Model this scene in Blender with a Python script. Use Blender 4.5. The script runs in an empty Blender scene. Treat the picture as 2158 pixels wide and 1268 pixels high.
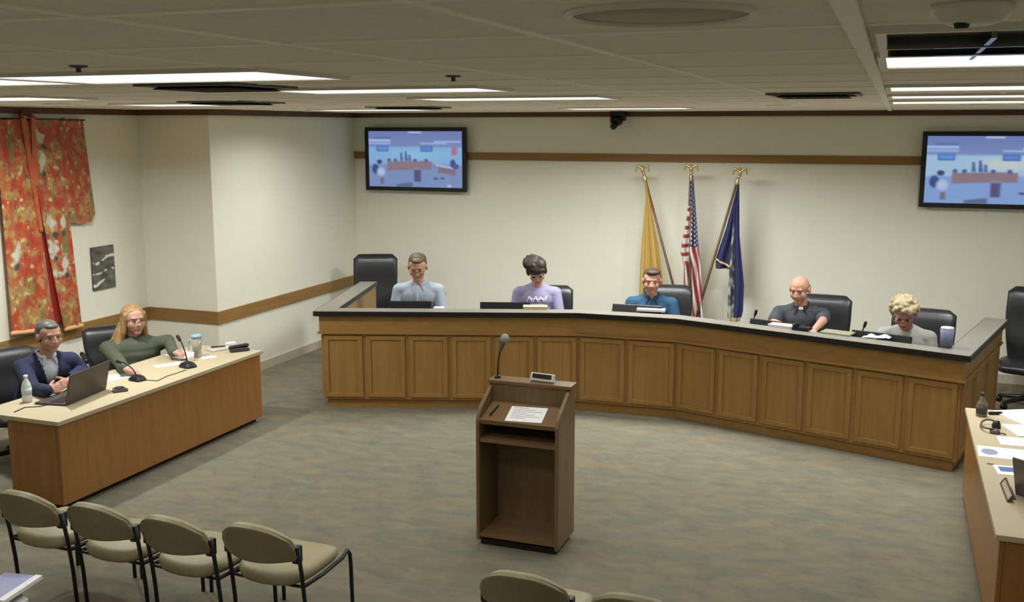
import bpy, bmesh, math, random
from mathutils import Vector, Matrix, Euler, noise
from math import sin, cos, pi, radians as R
random.seed(7)
scene = bpy.context.scene
COL = scene.collection

# ------------------------------------------------------------------ camera, world, exposure
F_PX, PITCH, YAW, CAM_H = 2144.0, 0.16865, 0.3572, 2.75
cam_data = bpy.data.cameras.new('camera')
cam_data.sensor_width = 36.0
cam_data.lens = F_PX / 2158.0 * 36.0
cam_data.clip_start = 0.02
cam = bpy.data.objects.new('camera', cam_data)
COL.objects.link(cam)
cam.location = (0, 0, CAM_H)
cam.rotation_euler = (pi / 2 - PITCH, 0, YAW)
scene.camera = cam
world = bpy.data.worlds.new('world')
scene.world = world
world.use_nodes = True
world.node_tree.nodes['Background'].inputs[0].default_value = (0.8, 0.8, 0.75, 1)
world.node_tree.nodes['Background'].inputs[1].default_value = 0.02
vs = scene.view_settings
vs.view_transform = 'Standard'
vs.look = 'None'
vs.exposure = 0.0
vs.gamma = 1.0
vs.use_curve_mapping = False
scene.cycles.max_bounces = 8
scene.cycles.diffuse_bounces = 5

LAMP_POWER = 9.8      # watts per ceiling troffer
LAMP_SPREAD = R(158)
LAMP_COLOR = (0.97, 1.0, 0.98)

# room
XL, XN, YJ, YB, XR, YF, ZC = -6.695, -7.61, 8.935, 12.0, 3.0, -2.5, 2.941

# ------------------------------------------------------------------ pixel -> world
_fw = Vector((-sin(YAW) * cos(PITCH), cos(YAW) * cos(PITCH), -sin(PITCH)))
_rt = Vector((cos(YAW), sin(YAW), 0))
_dn = _fw.cross(_rt)
def ray(px, py):
    return _rt * ((px - 1079) / F_PX) + _dn * ((py - 634) / F_PX) + _fw
def at_z(px, py, z):
    d = ray(px, py); return d * ((z - CAM_H) / d.z) + Vector((0, 0, CAM_H))
def at_y(px, py, y):
    d = ray(px, py); return d * (y / d.y) + Vector((0, 0, CAM_H))
def at_x(px, py, x):
    d = ray(px, py); return d * (x / d.x) + Vector((0, 0, CAM_H))

# ------------------------------------------------------------------ materials
def lin(c):
    out = []
    for v in c[:3]:
        v /= 255.0
        out.append(v / 12.92 if v <= 0.04045 else ((v + 0.055) / 1.055) ** 2.4)
    return tuple(out) + (1.0,)
MATS = {}
def new_mat(name):
    m = bpy.data.materials.new(name); m.use_nodes = True
    nt = m.node_tree; b = nt.nodes['Principled BSDF']
    return m, nt, b
def mat(name, col, rough=0.55, metal=0.0, vary=0.06, scale=30.0, bump=0.0, spec=0.4):
    """plain surface with a little procedural variation"""
    if name in MATS: return MATS[name]
    m, nt, b = new_mat(name); c = lin(col)
    tc = nt.nodes.new('ShaderNodeTexCoord')
    n = nt.nodes.new('ShaderNodeTexNoise'); n.inputs['Scale'].default_value = scale; n.inputs['Detail'].default_value = 4
    nt.links.new(tc.outputs['Object'], n.inputs['Vector'])
    r = nt.nodes.new('ShaderNodeValToRGB')
    r.color_ramp.elements[0].position = 0.3; r.color_ramp.elements[1].position = 0.7
    r.color_ramp.elements[0].color = tuple(v * (1 - vary) for v in c[:3]) + (1,)
    r.color_ramp.elements[1].color = tuple(min(1, v * (1 + vary)) for v in c[:3]) + (1,)
    nt.links.new(n.outputs['Fac'], r.inputs['Fac']); nt.links.new(r.outputs['Color'], b.inputs['Base Color'])
    b.inputs['Roughness'].default_value = rough; b.inputs['Metallic'].default_value = metal
    b.inputs['Specular IOR Level'].default_value = spec
    if bump:
        bp = nt.nodes.new('ShaderNodeBump'); bp.inputs['Strength'].default_value = bump; bp.inputs['Distance'].default_value = 0.004
        nt.links.new(n.outputs['Fac'], bp.inputs['Height']); nt.links.new(bp.outputs['Normal'], b.inputs['Normal'])
    MATS[name] = m; return m
def wood(name, c1, c2, grain='z', rough=0.42, scale=9.0):
    if name in MATS: return MATS[name]
    m, nt, b = new_mat(name)
    tc = nt.nodes.new('ShaderNodeTexCoord'); mp = nt.nodes.new('ShaderNodeMapping')
    s = {'x': (0.5, 7, 7), 'y': (7, 0.5, 7), 'z': (7, 7, 0.5)}[grain]
    mp.inputs['Scale'].default_value = s
    nt.links.new(tc.outputs['Object'], mp.inputs['Vector'])
    n = nt.nodes.new('ShaderNodeTexNoise'); n.inputs['Scale'].default_value = scale * 0.35; n.inputs['Detail'].default_value = 6; n.inputs['Distortion'].default_value = 0.6
    n2 = nt.nodes.new('ShaderNodeTexNoise'); n2.inputs['Scale'].default_value = scale * 3; n2.inputs['Detail'].default_value = 3
    nt.links.new(mp.outputs['Vector'], n.inputs['Vector']); nt.links.new(mp.outputs['Vector'], n2.inputs['Vector'])
    mx = nt.nodes.new('ShaderNodeMix'); mx.data_type = 'FLOAT'; mx.inputs[0].default_value = 0.3
    nt.links.new(n.outputs['Fac'], mx.inputs[2]); nt.links.new(n2.outputs['Fac'], mx.inputs[3])
    r = nt.nodes.new('ShaderNodeValToRGB')
    r.color_ramp.elements[0].position = 0.32; r.color_ramp.elements[1].position = 0.68
    r.color_ramp.elements[0].color = lin(c1); r.color_ramp.elements[1].color = lin(c2)
    nt.links.new(mx.outputs[0], r.inputs['Fac']); nt.links.new(r.outputs['Color'], b.inputs['Base Color'])
    b.inputs['Roughness'].default_value = rough; b.inputs['Specular IOR Level'].default_value = 0.35
    MATS[name] = m; return m
def emit(name, col, strength):
    if name in MATS: return MATS[name]
    m, nt, b = new_mat(name)
    b.inputs['Base Color'].default_value = (0.9, 0.9, 0.9, 1)
    b.inputs['Emission Color'].default_value = lin(col); b.inputs['Emission Strength'].default_value = strength
    MATS[name] = m; return m
def painted(name, rough=0.6, emission=None, sheen=0.0):
    """base colour (or glow) from the mesh's own colour attribute"""
    if name in MATS: return MATS[name]
    m, nt, b = new_mat(name)
    a = nt.nodes.new('ShaderNodeAttribute'); a.attribute_name = 'Col'
    b.inputs['Roughness'].default_value = rough
    if emission:
        b.inputs['Base Color'].default_value = (0.01, 0.01, 0.012, 1)
        nt.links.new(a.outputs['Color'], b.inputs['Emission Color']); b.inputs['Emission Strength'].default_value = emission
    else:
        nt.links.new(a.outputs['Color'], b.inputs['Base Color'])
        b.inputs['Sheen Weight'].default_value = sheen
    MATS[name] = m; return m
def glass(name, col, alpha_rough=0.05, trans=0.9):
    if name in MATS: return MATS[name]
    m, nt, b = new_mat(name)
    b.inputs['Base Color'].default_value = lin(col); b.inputs['Roughness'].default_value = alpha_rough
    b.inputs['Transmission Weight'].default_value = trans; b.inputs['IOR'].default_value = 1.3
    MATS[name] = m; return m
def carpet_mat():
    m, nt, b = new_mat('carpet')
    tc = nt.nodes.new('ShaderNodeTexCoord')
    mp = nt.nodes.new('ShaderNodeMapping'); mp.inputs['Scale'].default_value = (5.0, 9.0, 1); mp.inputs['Rotation'].default_value = (0, 0, -0.3)
    nt.links.new(tc.outputs['Object'], mp.inputs['Vector'])
    a = nt.nodes.new('ShaderNodeTexNoise'); a.inputs['Scale'].default_value = 1.0; a.inputs['Detail'].default_value = 5; a.inputs['Roughness'].default_value = 0.62; a.inputs['Distortion'].default_value = 0.5
    g = nt.nodes.new('ShaderNodeTexNoise'); g.inputs['Scale'].default_value = 0.55; g.inputs['Detail'].default_value = 3
    f = nt.nodes.new('ShaderNodeTexNoise'); f.inputs['Scale'].default_value = 90; f.inputs['Detail'].default_value = 2
    nt.links.new(mp.outputs['Vector'], a.inputs['Vector']); nt.links.new(mp.outputs['Vector'], g.inputs['Vector']); nt.links.new(tc.outputs['Object'], f.inputs['Vector'])
    r = nt.nodes.new('ShaderNodeValToRGB'); e = r.color_ramp.elements
    e[0].position = 0.3; e[0].color = lin((97, 94, 83)); e[1].position = 0.72; e[1].color = lin((126, 119, 101))
    k = e.new(0.5); k.color = lin((111, 106, 91))
    nt.links.new(a.outputs['Fac'], r.inputs['Fac'])
    r2 = nt.nodes.new('ShaderNodeValToRGB'); r2.color_ramp.elements[0].position = 0.35; r2.color_ramp.elements[1].position = 0.65
    r2.color_ramp.elements[0].color = lin((108, 115, 104)); r2.color_ramp.elements[1].color = lin((140, 126, 100))
    nt.links.new(g.outputs['Fac'], r2.inputs['Fac'])
    mx = nt.nodes.new('ShaderNodeMix'); mx.data_type = 'RGBA'; mx.inputs[0].default_value = 0.3
    nt.links.new(r.outputs['Color'], mx.inputs[6]); nt.links.new(r2.outputs['Color'], mx.inputs[7])
    nt.links.new(mx.outputs[2], b.inputs['Base Color'])
    bp = nt.nodes.new('ShaderNodeBump'); bp.inputs['Strength'].default_value = 0.3; bp.inputs['Distance'].default_value = 0.004
    nt.links.new(f.outputs['Fac'], bp.inputs['Height']); nt.links.new(bp.outputs['Normal'], b.inputs['Normal'])
    b.inputs['Roughness'].default_value = 0.95; b.inputs['Specular IOR Level'].default_value = 0.1
    return m

M_WALL = mat('cream paint', (235, 233, 217), 0.75, vary=0.015, scale=3)
M_CEIL = mat('ceiling tile', (246, 239, 224), 0.9, vary=0.05, scale=60, bump=0.2)
M_TBAR = mat('ceiling grid paint', (254, 250, 238), 0.5, vary=0.02)
M_CARPET = carpet_mat()
M_OAK = wood('oak veneer upright', (144, 108, 57), (162, 124, 69), 'z')
M_OAKX = wood('oak veneer lengthwise', (144, 108, 57), (162, 124, 69), 'x')
M_OAKY = wood('oak veneer along wall', (138, 104, 57), (158, 120, 68), 'y')
M_RAIL = wood('oak rail', (136, 103, 57), (154, 117, 68), 'x')
M_CROWN = wood('dark stained crown', (84, 60, 36), (104, 76, 48), 'x')
M_DESK = wood('honey oak veneer', (138, 95, 50), (156, 111, 61), 'z', rough=0.36)
M_PODIUM = wood('brown walnut laminate', (104, 84, 56), (124, 102, 68), 'z')
M_PODX = wood('brown walnut laminate flat', (108, 82, 56), (128, 100, 70), 'x')
M_LAM = mat('beige laminate', (180, 166, 136), 0.65, vary=0.05, scale=120)
M_LAMG = mat('grey beige laminate', (126, 121, 112), 0.3, vary=0.05, scale=120)
M_BLACK = mat('black edge', (26, 22, 20), 0.45)
M_BASE = mat('taupe vinyl base', (196, 186, 168), 0.5)
M_LEATHER = mat('black leather', (34, 34, 37), 0.38, vary=0.2, scale=60, bump=0.2, spec=0.6)
M_PLAST = mat('black plastic', (22, 22, 24), 0.4)
M_GREYPL = mat('grey plastic', (96, 92, 88), 0.45)
M_CHROME = mat('chrome', (190, 190, 188), 0.2, 1.0)
M_BRASS = mat('gilt brass', (206, 186, 134), 0.35, 0.7)
M_PAPER = mat('white paper', (238, 236, 234), 0.7, vary=0.02)
M_INK = mat('grey print', (120, 120, 124), 0.8)
M_VINYL = mat('olive beige vinyl', (150, 141, 108), 0.5, vary=0.06, scale=40)
M_SHELL = mat('olive shell', (122, 110, 82), 0.5, vary=0.05)  # dark olive plastic, darkened also for the shade on its rear face
M_FRAME = mat('black tube', (20, 18, 20), 0.4)
M_LIT = emit('lit diffuser', (255, 250, 246), 1.35)
M_WHITEM = mat('white enamel', (224, 222, 214), 0.4, vary=0.02)
M_DARKM = mat('dark duct', (40, 38, 36), 0.6)

# ------------------------------------------------------------------ object helpers
def base_matrix(o):
    m = Matrix.Identity(4)
    while o is not None:
        m = Matrix.Translation(o.location) @ o.rotation_euler.to_matrix().to_4x4() @ Matrix.Diagonal((*o.scale, 1)) @ m
        o = o.parent
    return m
def tag(o, label=None, cat=None, group=None, kind=None):
    if label: o['label'] = label
    if cat: o['category'] = cat
    if group: o['group'] = group
    if kind: o['kind'] = kind
    return o
def thing(name, label, cat, loc=(0, 0, 0), rz=0.0, group=None):
    o = bpy.data.objects.new(name, None); COL.objects.link(o)
    o.empty_display_size = 0.1
    o.location = loc; o.rotation_euler = (0, 0, rz)
    return tag(o, label, cat, group)
def link_mesh(name, me, mats, parent=None, local=False, smooth=False):
    mats = mats if isinstance(mats, (list, tuple)) else [mats]
    for m in mats: me.materials.append(m)
    if smooth:
        for p in me.polygons: p.use_smooth = True
    o = bpy.data.objects.new(name, me); COL.objects.link(o)
    if parent is not None:
        if not local: me.transform(base_matrix(parent).inverted())
        o.parent = parent
    return o
class MB:
    """collects shapes into one mesh"""
    def __init__(s): s.bm = bmesh.new(); s.mi = 0
    def _mark(s, geom):
        for f in geom:
            if isinstance(f, bmesh.types.BMFace): f.material_index = s.mi
    def _new(s, verts, faces, M=None):
        vv = [s.bm.verts.new((M @ Vector(v)) if M else Vector(v)) for v in verts]
        ff = []
        for f in faces:
            try: ff.append(s.bm.faces.new([vv[i] for i in f]))
            except ValueError: pass
        s._mark(ff); return vv, ff
    def box(s, x0, x1, y0, y1, z0, z1, bev=0.0, M=None):
        v = [(x, y, z) for z in (z0, z1) for y in (y0, y1) for x in (x0, x1)]
        f = [(0, 2, 3, 1), (4, 5, 7, 6), (0, 1, 5, 4), (2, 6, 7, 3), (0, 4, 6, 2), (1, 3, 7, 5)]
        vv, ff = s._new(v, f, M)
        if bev:
            es = {e for q in ff for e in q.edges}
            r = bmesh.ops.bevel(s.bm, geom=list(es), offset=bev, segments=2, affect='EDGES', profile=0.6)
            s._mark(r['faces'])
        return s
    def cbox(s, c, size, bev=0.0, rot=None):
        M = Matrix.Translation(c) @ (rot.to_4x4() if rot is not None else Matrix.Identity(4))
        a, b, d = size[0] / 2, size[1] / 2, size[2] / 2
        return s.box(-a, a, -b, b, -d, d, bev, M)
    def prism(s, pts, z0, z1, bev=0.0, M=None):
        n = len(pts)
        v = [(p[0], p[1], z0) for p in pts] + [(p[0], p[1], z1) for p in pts]
        f = [tuple(range(n - 1, -1, -1)), tuple(range(n, 2 * n))] + [(i, (i + 1) % n, n + (i + 1) % n, n + i) for i in range(n)]
        vv, ff = s._new(v, f, M)
        if bev:
            es = {e for q in ff for e in q.edges}
            r = bmesh.ops.bevel(s.bm, geom=list(es), offset=bev, segments=2, affect='EDGES')
            s._mark(r['faces'])
        return s
    def rings(s, rings, caps=True, closed=False, M=None):
        n = len(rings[0]); v = [p for r in rings for p in r]; f = []
        m = len(rings)
        for i in range(m if closed else m - 1):
            for j in range(n):
                a, b = i * n, ((i + 1) % m) * n
                f.append((a + j, a + (j + 1) % n, b + (j + 1) % n, b + j))
        if caps and not closed:
            f.append(tuple(range(n - 1, -1, -1))); f.append(tuple((m - 1) * n + j for j in range(n)))
        s._new(v, f, M); return s
    def cap(s, p0, p1, r0, r1, n=12, flat=False, sx=1.0, up=None):
        """tapered limb between two points, round ends (or flat)"""
        p0, p1 = Vector(p0), Vector(p1); d = p1 - p0
        L = d.length or 1e-5; d = d / L
        u = Vector(up) if up is not None else (Vector((0, 0, 1)) if abs(d.z) < 0.9 else Vector((1, 0, 0)))
        a = d.cross(u).normalized(); b = d.cross(a)
        prof = []
        if flat: prof = [(0, r0), (L, r1)]
        else:
            for k in range(4): t = (k + 0.35) / 4 * pi / 2; prof.append((-r0 * cos(t), r0 * sin(t)))
            prof.append((0, r0)); prof.append((L, r1))
            for k in range(3, -1, -1): t = (k + 0.35) / 4 * pi / 2; prof.append((L + r1 * cos(t), r1 * sin(t)))
        rg = [[p0 + d * z + (a * (cos(2 * pi * j / n) * sx) + b * sin(2 * pi * j / n)) * r for j in range(n)] for z, r in prof]
        return s.rings(rg)
    def tube(s, pts, r, n=8, closed=False):
        pts = [Vector(p) for p in pts]; m = len(pts); rg = []
        prev = None
        for i, p in enumerate(pts):
            if closed: t = pts[(i + 1) % m] - pts[i - 1]
            else: t = pts[min(i + 1, m - 1)] - pts[max(i - 1, 0)]
            t.normalize()
            if prev is None:
                u = Vector((0, 0, 1)) if abs(t.z) < 0.9 else Vector((1, 0, 0)); a = t.cross(u).normalized()
            else: a = (prev - t * prev.dot(t)).normalized()
            prev = a; b = t.cross(a)
            rr = r[i] if isinstance(r, (list, tuple)) else r
            rg.append([p + (a * cos(2 * pi * j / n) + b * sin(2 * pi * j / n)) * rr for j in range(n)])
        return s.rings(rg, closed=closed)
    def ell(s, c, rad, rot=None, n=16, m=10):
        M = Matrix.Translation(c) @ (rot.to_4x4() if rot is not None else Matrix.Identity(4))
        rg = []
        for i in range(m):
            t = pi * (i + 0.5) / m
            rg.append([(rad[0] * sin(t) * cos(2 * pi * j / n), rad[1] * sin(t) * sin(2 * pi * j / n), -rad[2] * cos(t)) for j in range(n)])
        return s.rings(rg, M=M)
    def lathe(s, prof, c=(0, 0, 0), n=20):
        c = Vector(c)
        return s.rings([[c + Vector((r * cos(2 * pi * j / n), r * sin(2 * pi * j / n), z)) for j in range(n)] for r, z in prof])
    def torus(s, c, R0, r, axis='z', n=32, k=8, sy=1.0):
        pts = []
        for i in range(n):
            a = 2 * pi * i / n; p = (R0 * cos(a), R0 * sy * sin(a))
            pts.append(Vector(c) + {'z': Vector((p[0], p[1], 0)), 'y': Vector((p[0], 0, p[1])), 'x': Vector((0, p[0], p[1]))}[axis])
        return s.tube(pts, r, k, closed=True)
    def build(s, name, mats, parent=None, local=False, smooth=False, M=None):
        bmesh.ops.recalc_face_normals(s.bm, faces=s.bm.faces)
        me = bpy.data.meshes.new(name); s.bm.to_mesh(me); s.bm.free()
        if M: me.transform(M)
        return link_mesh(name, me, mats, parent, local, smooth)
    def fuse(s, name, mats, parent=None, voxel=0.007, smooth=3, factor=0.5, local=False, cut=None):
        """one continuous skin grown over all collected shapes"""
        bmesh.ops.recalc_face_normals(s.bm, faces=s.bm.faces)
        me = bpy.data.meshes.new(name); s.bm.to_mesh(me); s.bm.free()
        t = bpy.data.objects.new('tmp', me); COL.objects.link(t)
        md = t.modifiers.new('r', 'REMESH'); md.mode = 'VOXEL'; md.voxel_size = voxel; md.use_smooth_shade = True
        if smooth:
            sm = t.modifiers.new('s', 'SMOOTH'); sm.iterations = smooth; sm.factor = factor
        dg = bpy.context.evaluated_depsgraph_get(); dg.update()
        out = bpy.data.meshes.new_from_object(t.evaluated_get(dg))
        bpy.data.objects.remove(t); bpy.data.meshes.remove(me)
        out.materials.clear()
        # keep only the largest connected skin
        b = bmesh.new(); b.from_mesh(out)
        if cut:
            bmesh.ops.delete(b, geom=[v for v in b.verts if cut(v.co)], context='VERTS')
        b.to_mesh(out); b.free(); out.name = name
        return link_mesh(name, out, mats, parent, local, True)
def dup(root, loc, rz, label, group=None):
    r = root.copy(); COL.objects.link(r); r.location = loc; r.rotation_euler = (0, 0, rz); r['label'] = label
    if group: r['group'] = group
    for ch in list(root.children):
        c = ch.copy(); COL.objects.link(c); c.parent = r
        for g in list(ch.children):
            d = g.copy(); COL.objects.link(d); d.parent = c
    return r
def paint_grid(name, nu, nv, pos, col, mats, parent, thick=None, local=False):
    """a sheet of nu x nv quads placed by pos(u,v), coloured by col(u,v); thick = offset vector for a back face"""
    verts = []; cols = []
    for j in range(nv + 1):
        for i in range(nu + 1):
            u, v = i / nu, j / nv
            verts.append(Vector(pos(u, v))); cols.append(lin(col(u, v)))
    faces = [(j * (nu + 1) + i, j * (nu + 1) + i + 1, (j + 1) * (nu + 1) + i + 1, (j + 1) * (nu + 1) + i) for j in range(nv) for i in range(nu)]
    n0 = len(verts)
    if thick is not None:
        t = Vector(thick)
        verts += [p + t for p in verts]; cols += cols
        faces += [tuple(n0 + k for k in reversed(f)) for f in faces]
        edge = [i for i in range(nu + 1)] + [j * (nu + 1) + nu for j in range(1, nv + 1)] + [nv * (nu + 1) + i for i in range(nu - 1, -1, -1)] + [j * (nu + 1) for j in range(nv - 1, 0, -1)]
        for a, b in zip(edge, edge[1:] + edge[:1]): faces.append((b, a, a + n0, b + n0))
    me = bpy.data.meshes.new(name); me.from_pydata(verts, [], faces)
    ca = me.color_attributes.new('Col', 'FLOAT_COLOR', 'POINT')
    for k, c in enumerate(cols): ca.data[k].color = c
    me.update()
    return link_mesh(name, me, mats, parent, local, True)
def mixc(a, b, t): t = max(0, min(1, t)); return tuple(x + (y - x) * t for x, y in zip(a, b))
def blob(u, v, cu, cv, ru, rv, soft=0.35):
    d = math.hypot((u - cu) / ru, (v - cv) / rv)
    return max(0, min(1, (1 - d) / soft))
def rect(u, v, u0, u1, v0, v1, s=0.012):
    return max(0, min(1, (u - u0) / s + .5)) * max(0, min(1, (u1 - u) / s + .5)) * max(0, min(1, (v - v0) / s + .5)) * max(0, min(1, (v1 - v) / s + .5))

# ================================================================== THE ROOM
def struct(name, mb, m, smooth=False): return tag(mb.build(name, m, smooth=smooth), kind='structure')
struct('floor', MB().box(XN - .1, XR + .1, YF - .1, YB + .1, -.1, 0), M_CARPET)
T = .1
struct('wall_back', MB().box(XL - T, XR + T, YB, YB + T, 0, ZC), M_WALL)
struct('wall_left', MB().box(XN - T, XN, YF, YJ, 0, ZC), M_WALL)
struct('wall_left_return', MB().box(XN - T, XL, YJ, YJ + T, 0, ZC).box(XL - T, XL, YJ + T, YB, 0, ZC), M_WALL)
struct('wall_right', MB().box(XR, XR + T, YF, YB, 0, ZC), M_WALL)
struct('wall_front', MB().box(XN - T, XR + T, YF - T, YF, 0, ZC), M_WALL)
struct('ceiling', MB().box(XN - T, XR + T, YF - T, YB + T, ZC, ZC + .08), M_CEIL)
# suspended grid, two foot tiles
g = MB(); GX0, GY0, GS = -.085, 1.44, .62
k = -13
while GX0 + k * GS < XR:
    x = GX0 + k * GS
    if XL < x: g.box(x - .012, x + .012, YF, YB, ZC - .004, ZC + .001)
    elif XN < x: g.box(x - .012, x + .012, YF, YJ, ZC - .004, ZC + .001)
    k += 1
k = -6
while GY0 + k * GS < YB:
    y = GY0 + k * GS
    g.box(XN if y < YJ else XL, XR, y - .012, y + .012, ZC - .0035, ZC + .001); k += 1
struct('ceiling_grid', g, M_TBAR)
struct('trim_1', MB().box(GX0 - .018, GX0 + .018, YF, YB, ZC - .012, ZC - .003), M_TBAR)
# dark crown strips under the ceiling
cz0, cz1, cd = ZC - .062, ZC - .002, .025
struct('trim_2', MB().box(XL, XR, YB - cd, YB, cz0, cz1, .004), M_CROWN)
struct('trim_3', MB().box(XL, XL + cd, YJ - cd, YB - cd, cz0, cz1).box(XN + cd, XL, YJ - cd, YJ, cz0, cz1), M_CROWN)
struct('trim_4', MB().box(XN, XN + cd, YF, YJ, cz0, cz1, .004), M_CROWN)
# oak rails
struct('trim_5', MB().box(XL + .0, XR, YB - .022, YB, 2.35, 2.442, .004), M_RAIL)
struct('trim_6', MB().box(XL, XL + .022, YJ - .022, YB, .675, .81, .004), M_OAKY)
struct('trim_7', MB().box(XN, XL, YJ - .022, YJ, .675, .81, .004), M_RAIL)
struct('trim_8', MB().box(XN, XN + .022, YF, YJ - .022, .675, .81, .004), M_OAKY)
# vinyl base
struct('baseboard_left', MB().box(XL, XL + .012, YJ - .012, YB - .012, 0, .1).box(XN, XL, YJ - .012, YJ, 0, .1).box(XN, XN + .012, YF, YJ - .012, 0, .1), M_BASE)
struct('baseboard_back', MB().box(XL, XR, YB - .012, YB, 0, .1), M_BASE)
struct('baseboard_right', MB().box(XR - .012, XR, YF, YB - .012, 0, .1), M_BASE)

# ------------------------------------------------------------------ ceiling fixtures
def troffer(x0, x1, y0, y1, label, power=1.0):
    cx, cy = (x0 + x1) / 2, (y0 + y1) / 2
    t = thing('ceiling_light', label, 'ceiling light', (cx, cy, ZC), group='fluorescent ceiling panels')
    f = MB(); e = .022
    f.box(x0, x1, y0, y0 + e, ZC - .014, ZC); f.box(x0, x1, y1 - e, y1, ZC - .014, ZC)
    f.box(x0, x0 + e, y0 + e, y1 - e, ZC - .014, ZC); f.box(x1 - e, x1, y0 + e, y1 - e, ZC - .014, ZC)
    f.build('frame', M_WHITEM, t)
    MB().box(x0 + e, x1 - e, y0 + e, y1 - e, ZC - .010, ZC - .001).build('diffuser', M_LIT, t)
    ld = bpy.data.lights.new('lamp', 'AREA'); ld.shape = 'RECTANGLE'; ld.size = x1 - x0 - .06; ld.size_y = y1 - y0 - .06
    ld.energy = LAMP_POWER * power; ld.color = LAMP_COLOR; ld.spread = LAMP_SPREAD
    lo = bpy.data.objects.new('lamp', ld); COL.objects.link(lo); lo.location = (0, 0, -.02); lo.parent = t
    return t
W2 = .61
troffer(-3.13, -1.93, 2.84, 3.44, 'long lit ceiling panel nearest above the olive chairs, widest in view')
troffer(-4.40, -3.16, 2.84, 3.44, 'lit ceiling panel whose tip shows at the left edge beside the widest panel')
troffer(-2.93, -1.80, 4.36, 4.86, 'lit ceiling panel second of the centre row counting from the camera')
troffer(-2.90, -1.66, 5.88, 6.45, 'lit ceiling panel third of the centre row, over the lectern')
troffer(-3.05, -1.83, 9.4, 10.0, 'lit ceiling panel farthest of the centre row, in front of the black camera', 10.0)
troffer(-6.10, -4.88, 4.78, 5.38, 'lit ceiling panel above the desk with the two seated people', .9)
troffer(-5.90, -4.80, 6.6, 7.2, 'lit ceiling panel between the two dark vents on the left', 1.8)
troffer(-5.75, -4.53, 9.3, 9.9, 'lit ceiling panel farthest left, near the left screen', 4.0)
LR = 'fluorescent row light right of the wide ceiling strip, '
troffer(-.06, 1.20, 2.84, 3.40, LR + 'brightest and nearest, behind the dark louvres', .55)
troffer(-.06, 1.20, 4.96, 5.52, LR + 'second from the dark louvres', .55)
troffer(-.06, 1.20, 6.36, 6.86, LR + 'third from the dark louvres', .8)
troffer(-.06, 1.20, 7.75, 8.45, LR + 'farthest, close to the back wall', 3.2)
for y in (-1.2, .6):  # unseen extra panels behind the camera, added to illuminate the room
    for x in (-5.5, -2.5, 1.2):
        troffer(x - .61, x + .61, y - .3, y + .3, 'unseen lit ceiling panel added behind the camera to brighten the room', .6)
for px, py, lab in ((1640, 221, 'small round recessed downlight near the back wall, right of the black camera'), (2053, 220, 'small round recessed downlight near the back wall above the right screen'), (118, 217.5, 'small round recessed downlight over the left wall above the kimono side')):
    p = at_z(px, py, ZC); t = thing('downlight', lab, 'ceiling light', p, group='round recessed downlights')
    MB().torus((p.x, p.y, ZC - .003), .10, .008, n=32).build('trim_ring', M_WHITEM, t, smooth=True)
    MB().lathe([(0, ZC - .001), (.095, ZC - .001), (.095, ZC - .006), (0, ZC - .006)], (p.x, p.y, 0), 28).build('lens', M_LIT, t, smooth=True)
    ld = bpy.data.lights.new('lamp', 'AREA'); ld.shape = 'DISK'; ld.size = .18; ld.energy = LAMP_POWER * (2.7 if px > 1000 else 5.2); ld.color = LAMP_COLOR; ld.spread = LAMP_SPREAD
    lo = bpy.data.objects.new('lamp', ld); COL.objects.link(lo); lo.location = (0, 0, -.02); lo.parent = t
# unlit parabolic troffer with mirror louvres
t = thing('louvre_light', 'unlit ceiling fixture with dark mirror louvres beside the brightest row light', 'ceiling light', (.55, 2.45, ZC))
f = MB(); x0, x1, y0, y1, e = -.05, 1.2, 2.10, 2.80, .02
f.box(x0, x1, y0, y0 + e, ZC - .016, ZC).box(x0, x1, y1 - e, y1, ZC - .016, ZC).box(x0, x0 + e, y0 + e, y1 - e, ZC - .016, ZC).box(x1 - e, x1, y0 + e, y1 - e, ZC - .016, ZC)
f.build('frame', M_WHITEM, t)
MB().box(x0 + e, x1 - e, y0 + e, y1 - e, ZC - .006, ZC - .001).build('housing', M_DARKM, t)
M_MIRROR = mat('dark mirror', (120, 122, 124), 0.12, 1.0)
for q in range(2):
    yy = y0 + (q + 1) * (y1 - y0) / 3
    MB().box(x0 + e, x1 - e, yy - .006, yy + .006, ZC - .03, ZC - .006).build('louvre', M_MIRROR, t)
for q in range(5):
    xx = x0 + (q + 1) * (x1 - x0) / 6
    MB().box(xx - .005, xx + .005, y0 + e, y1 - e, ZC - .028, ZC - .006).build('louvre', M_MIRROR, t)
# air diffusers
def vent(cx, cy, s, label):
    t = thing('ceiling_vent', label, 'vent', (cx, cy, ZC), group='square ceiling air vents')
    f = MB(); h = s / 2
    for a, b, c, d in ((-h, h, -h, -h + .03), (-h, h, h - .03, h), (-h, -h + .03, -h + .03, h - .03), (h - .03, h, -h + .03, h - .03)):
        f.box(cx + a, cx + b, cy + c, cy + d, ZC - .012, ZC)
    f.build('frame', M_GREYPL, t)
    MB().box(cx - h + .03, cx + h - .03, cy - h + .03, cy + h - .03, ZC - .004, ZC - .0005).build('duct_opening', M_DARKM, t)
    for q in (.78, .5, .24):
        a = h * q; m = MB()
        rg = [[(cx - r, cy - r, z), (cx + r, cy - r, z), (cx + r, cy + r, z), (cx - r, cy + r, z)] for r, z in ((a, ZC - .022), (a - .035, ZC - .005), (a - .038, ZC - .007), (a - .004, ZC - .024))]
        m.rings(rg, closed=True); m.build('vane', M_DARKM, t)
vent(-2.92, 3.98, .52, 'dark square ceiling vent behind the widest lit panel')
vent(-4.65, 6.5, .56, 'dark square ceiling vent above the seated pair, farther than the first')
vent(-4.22, 8.6, .6, 'dark ceiling vent farthest back, near the left screen')
vent(-.45, 6.15, .5, 'dark ceiling vent alone on the right, above the balding man')
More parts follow.
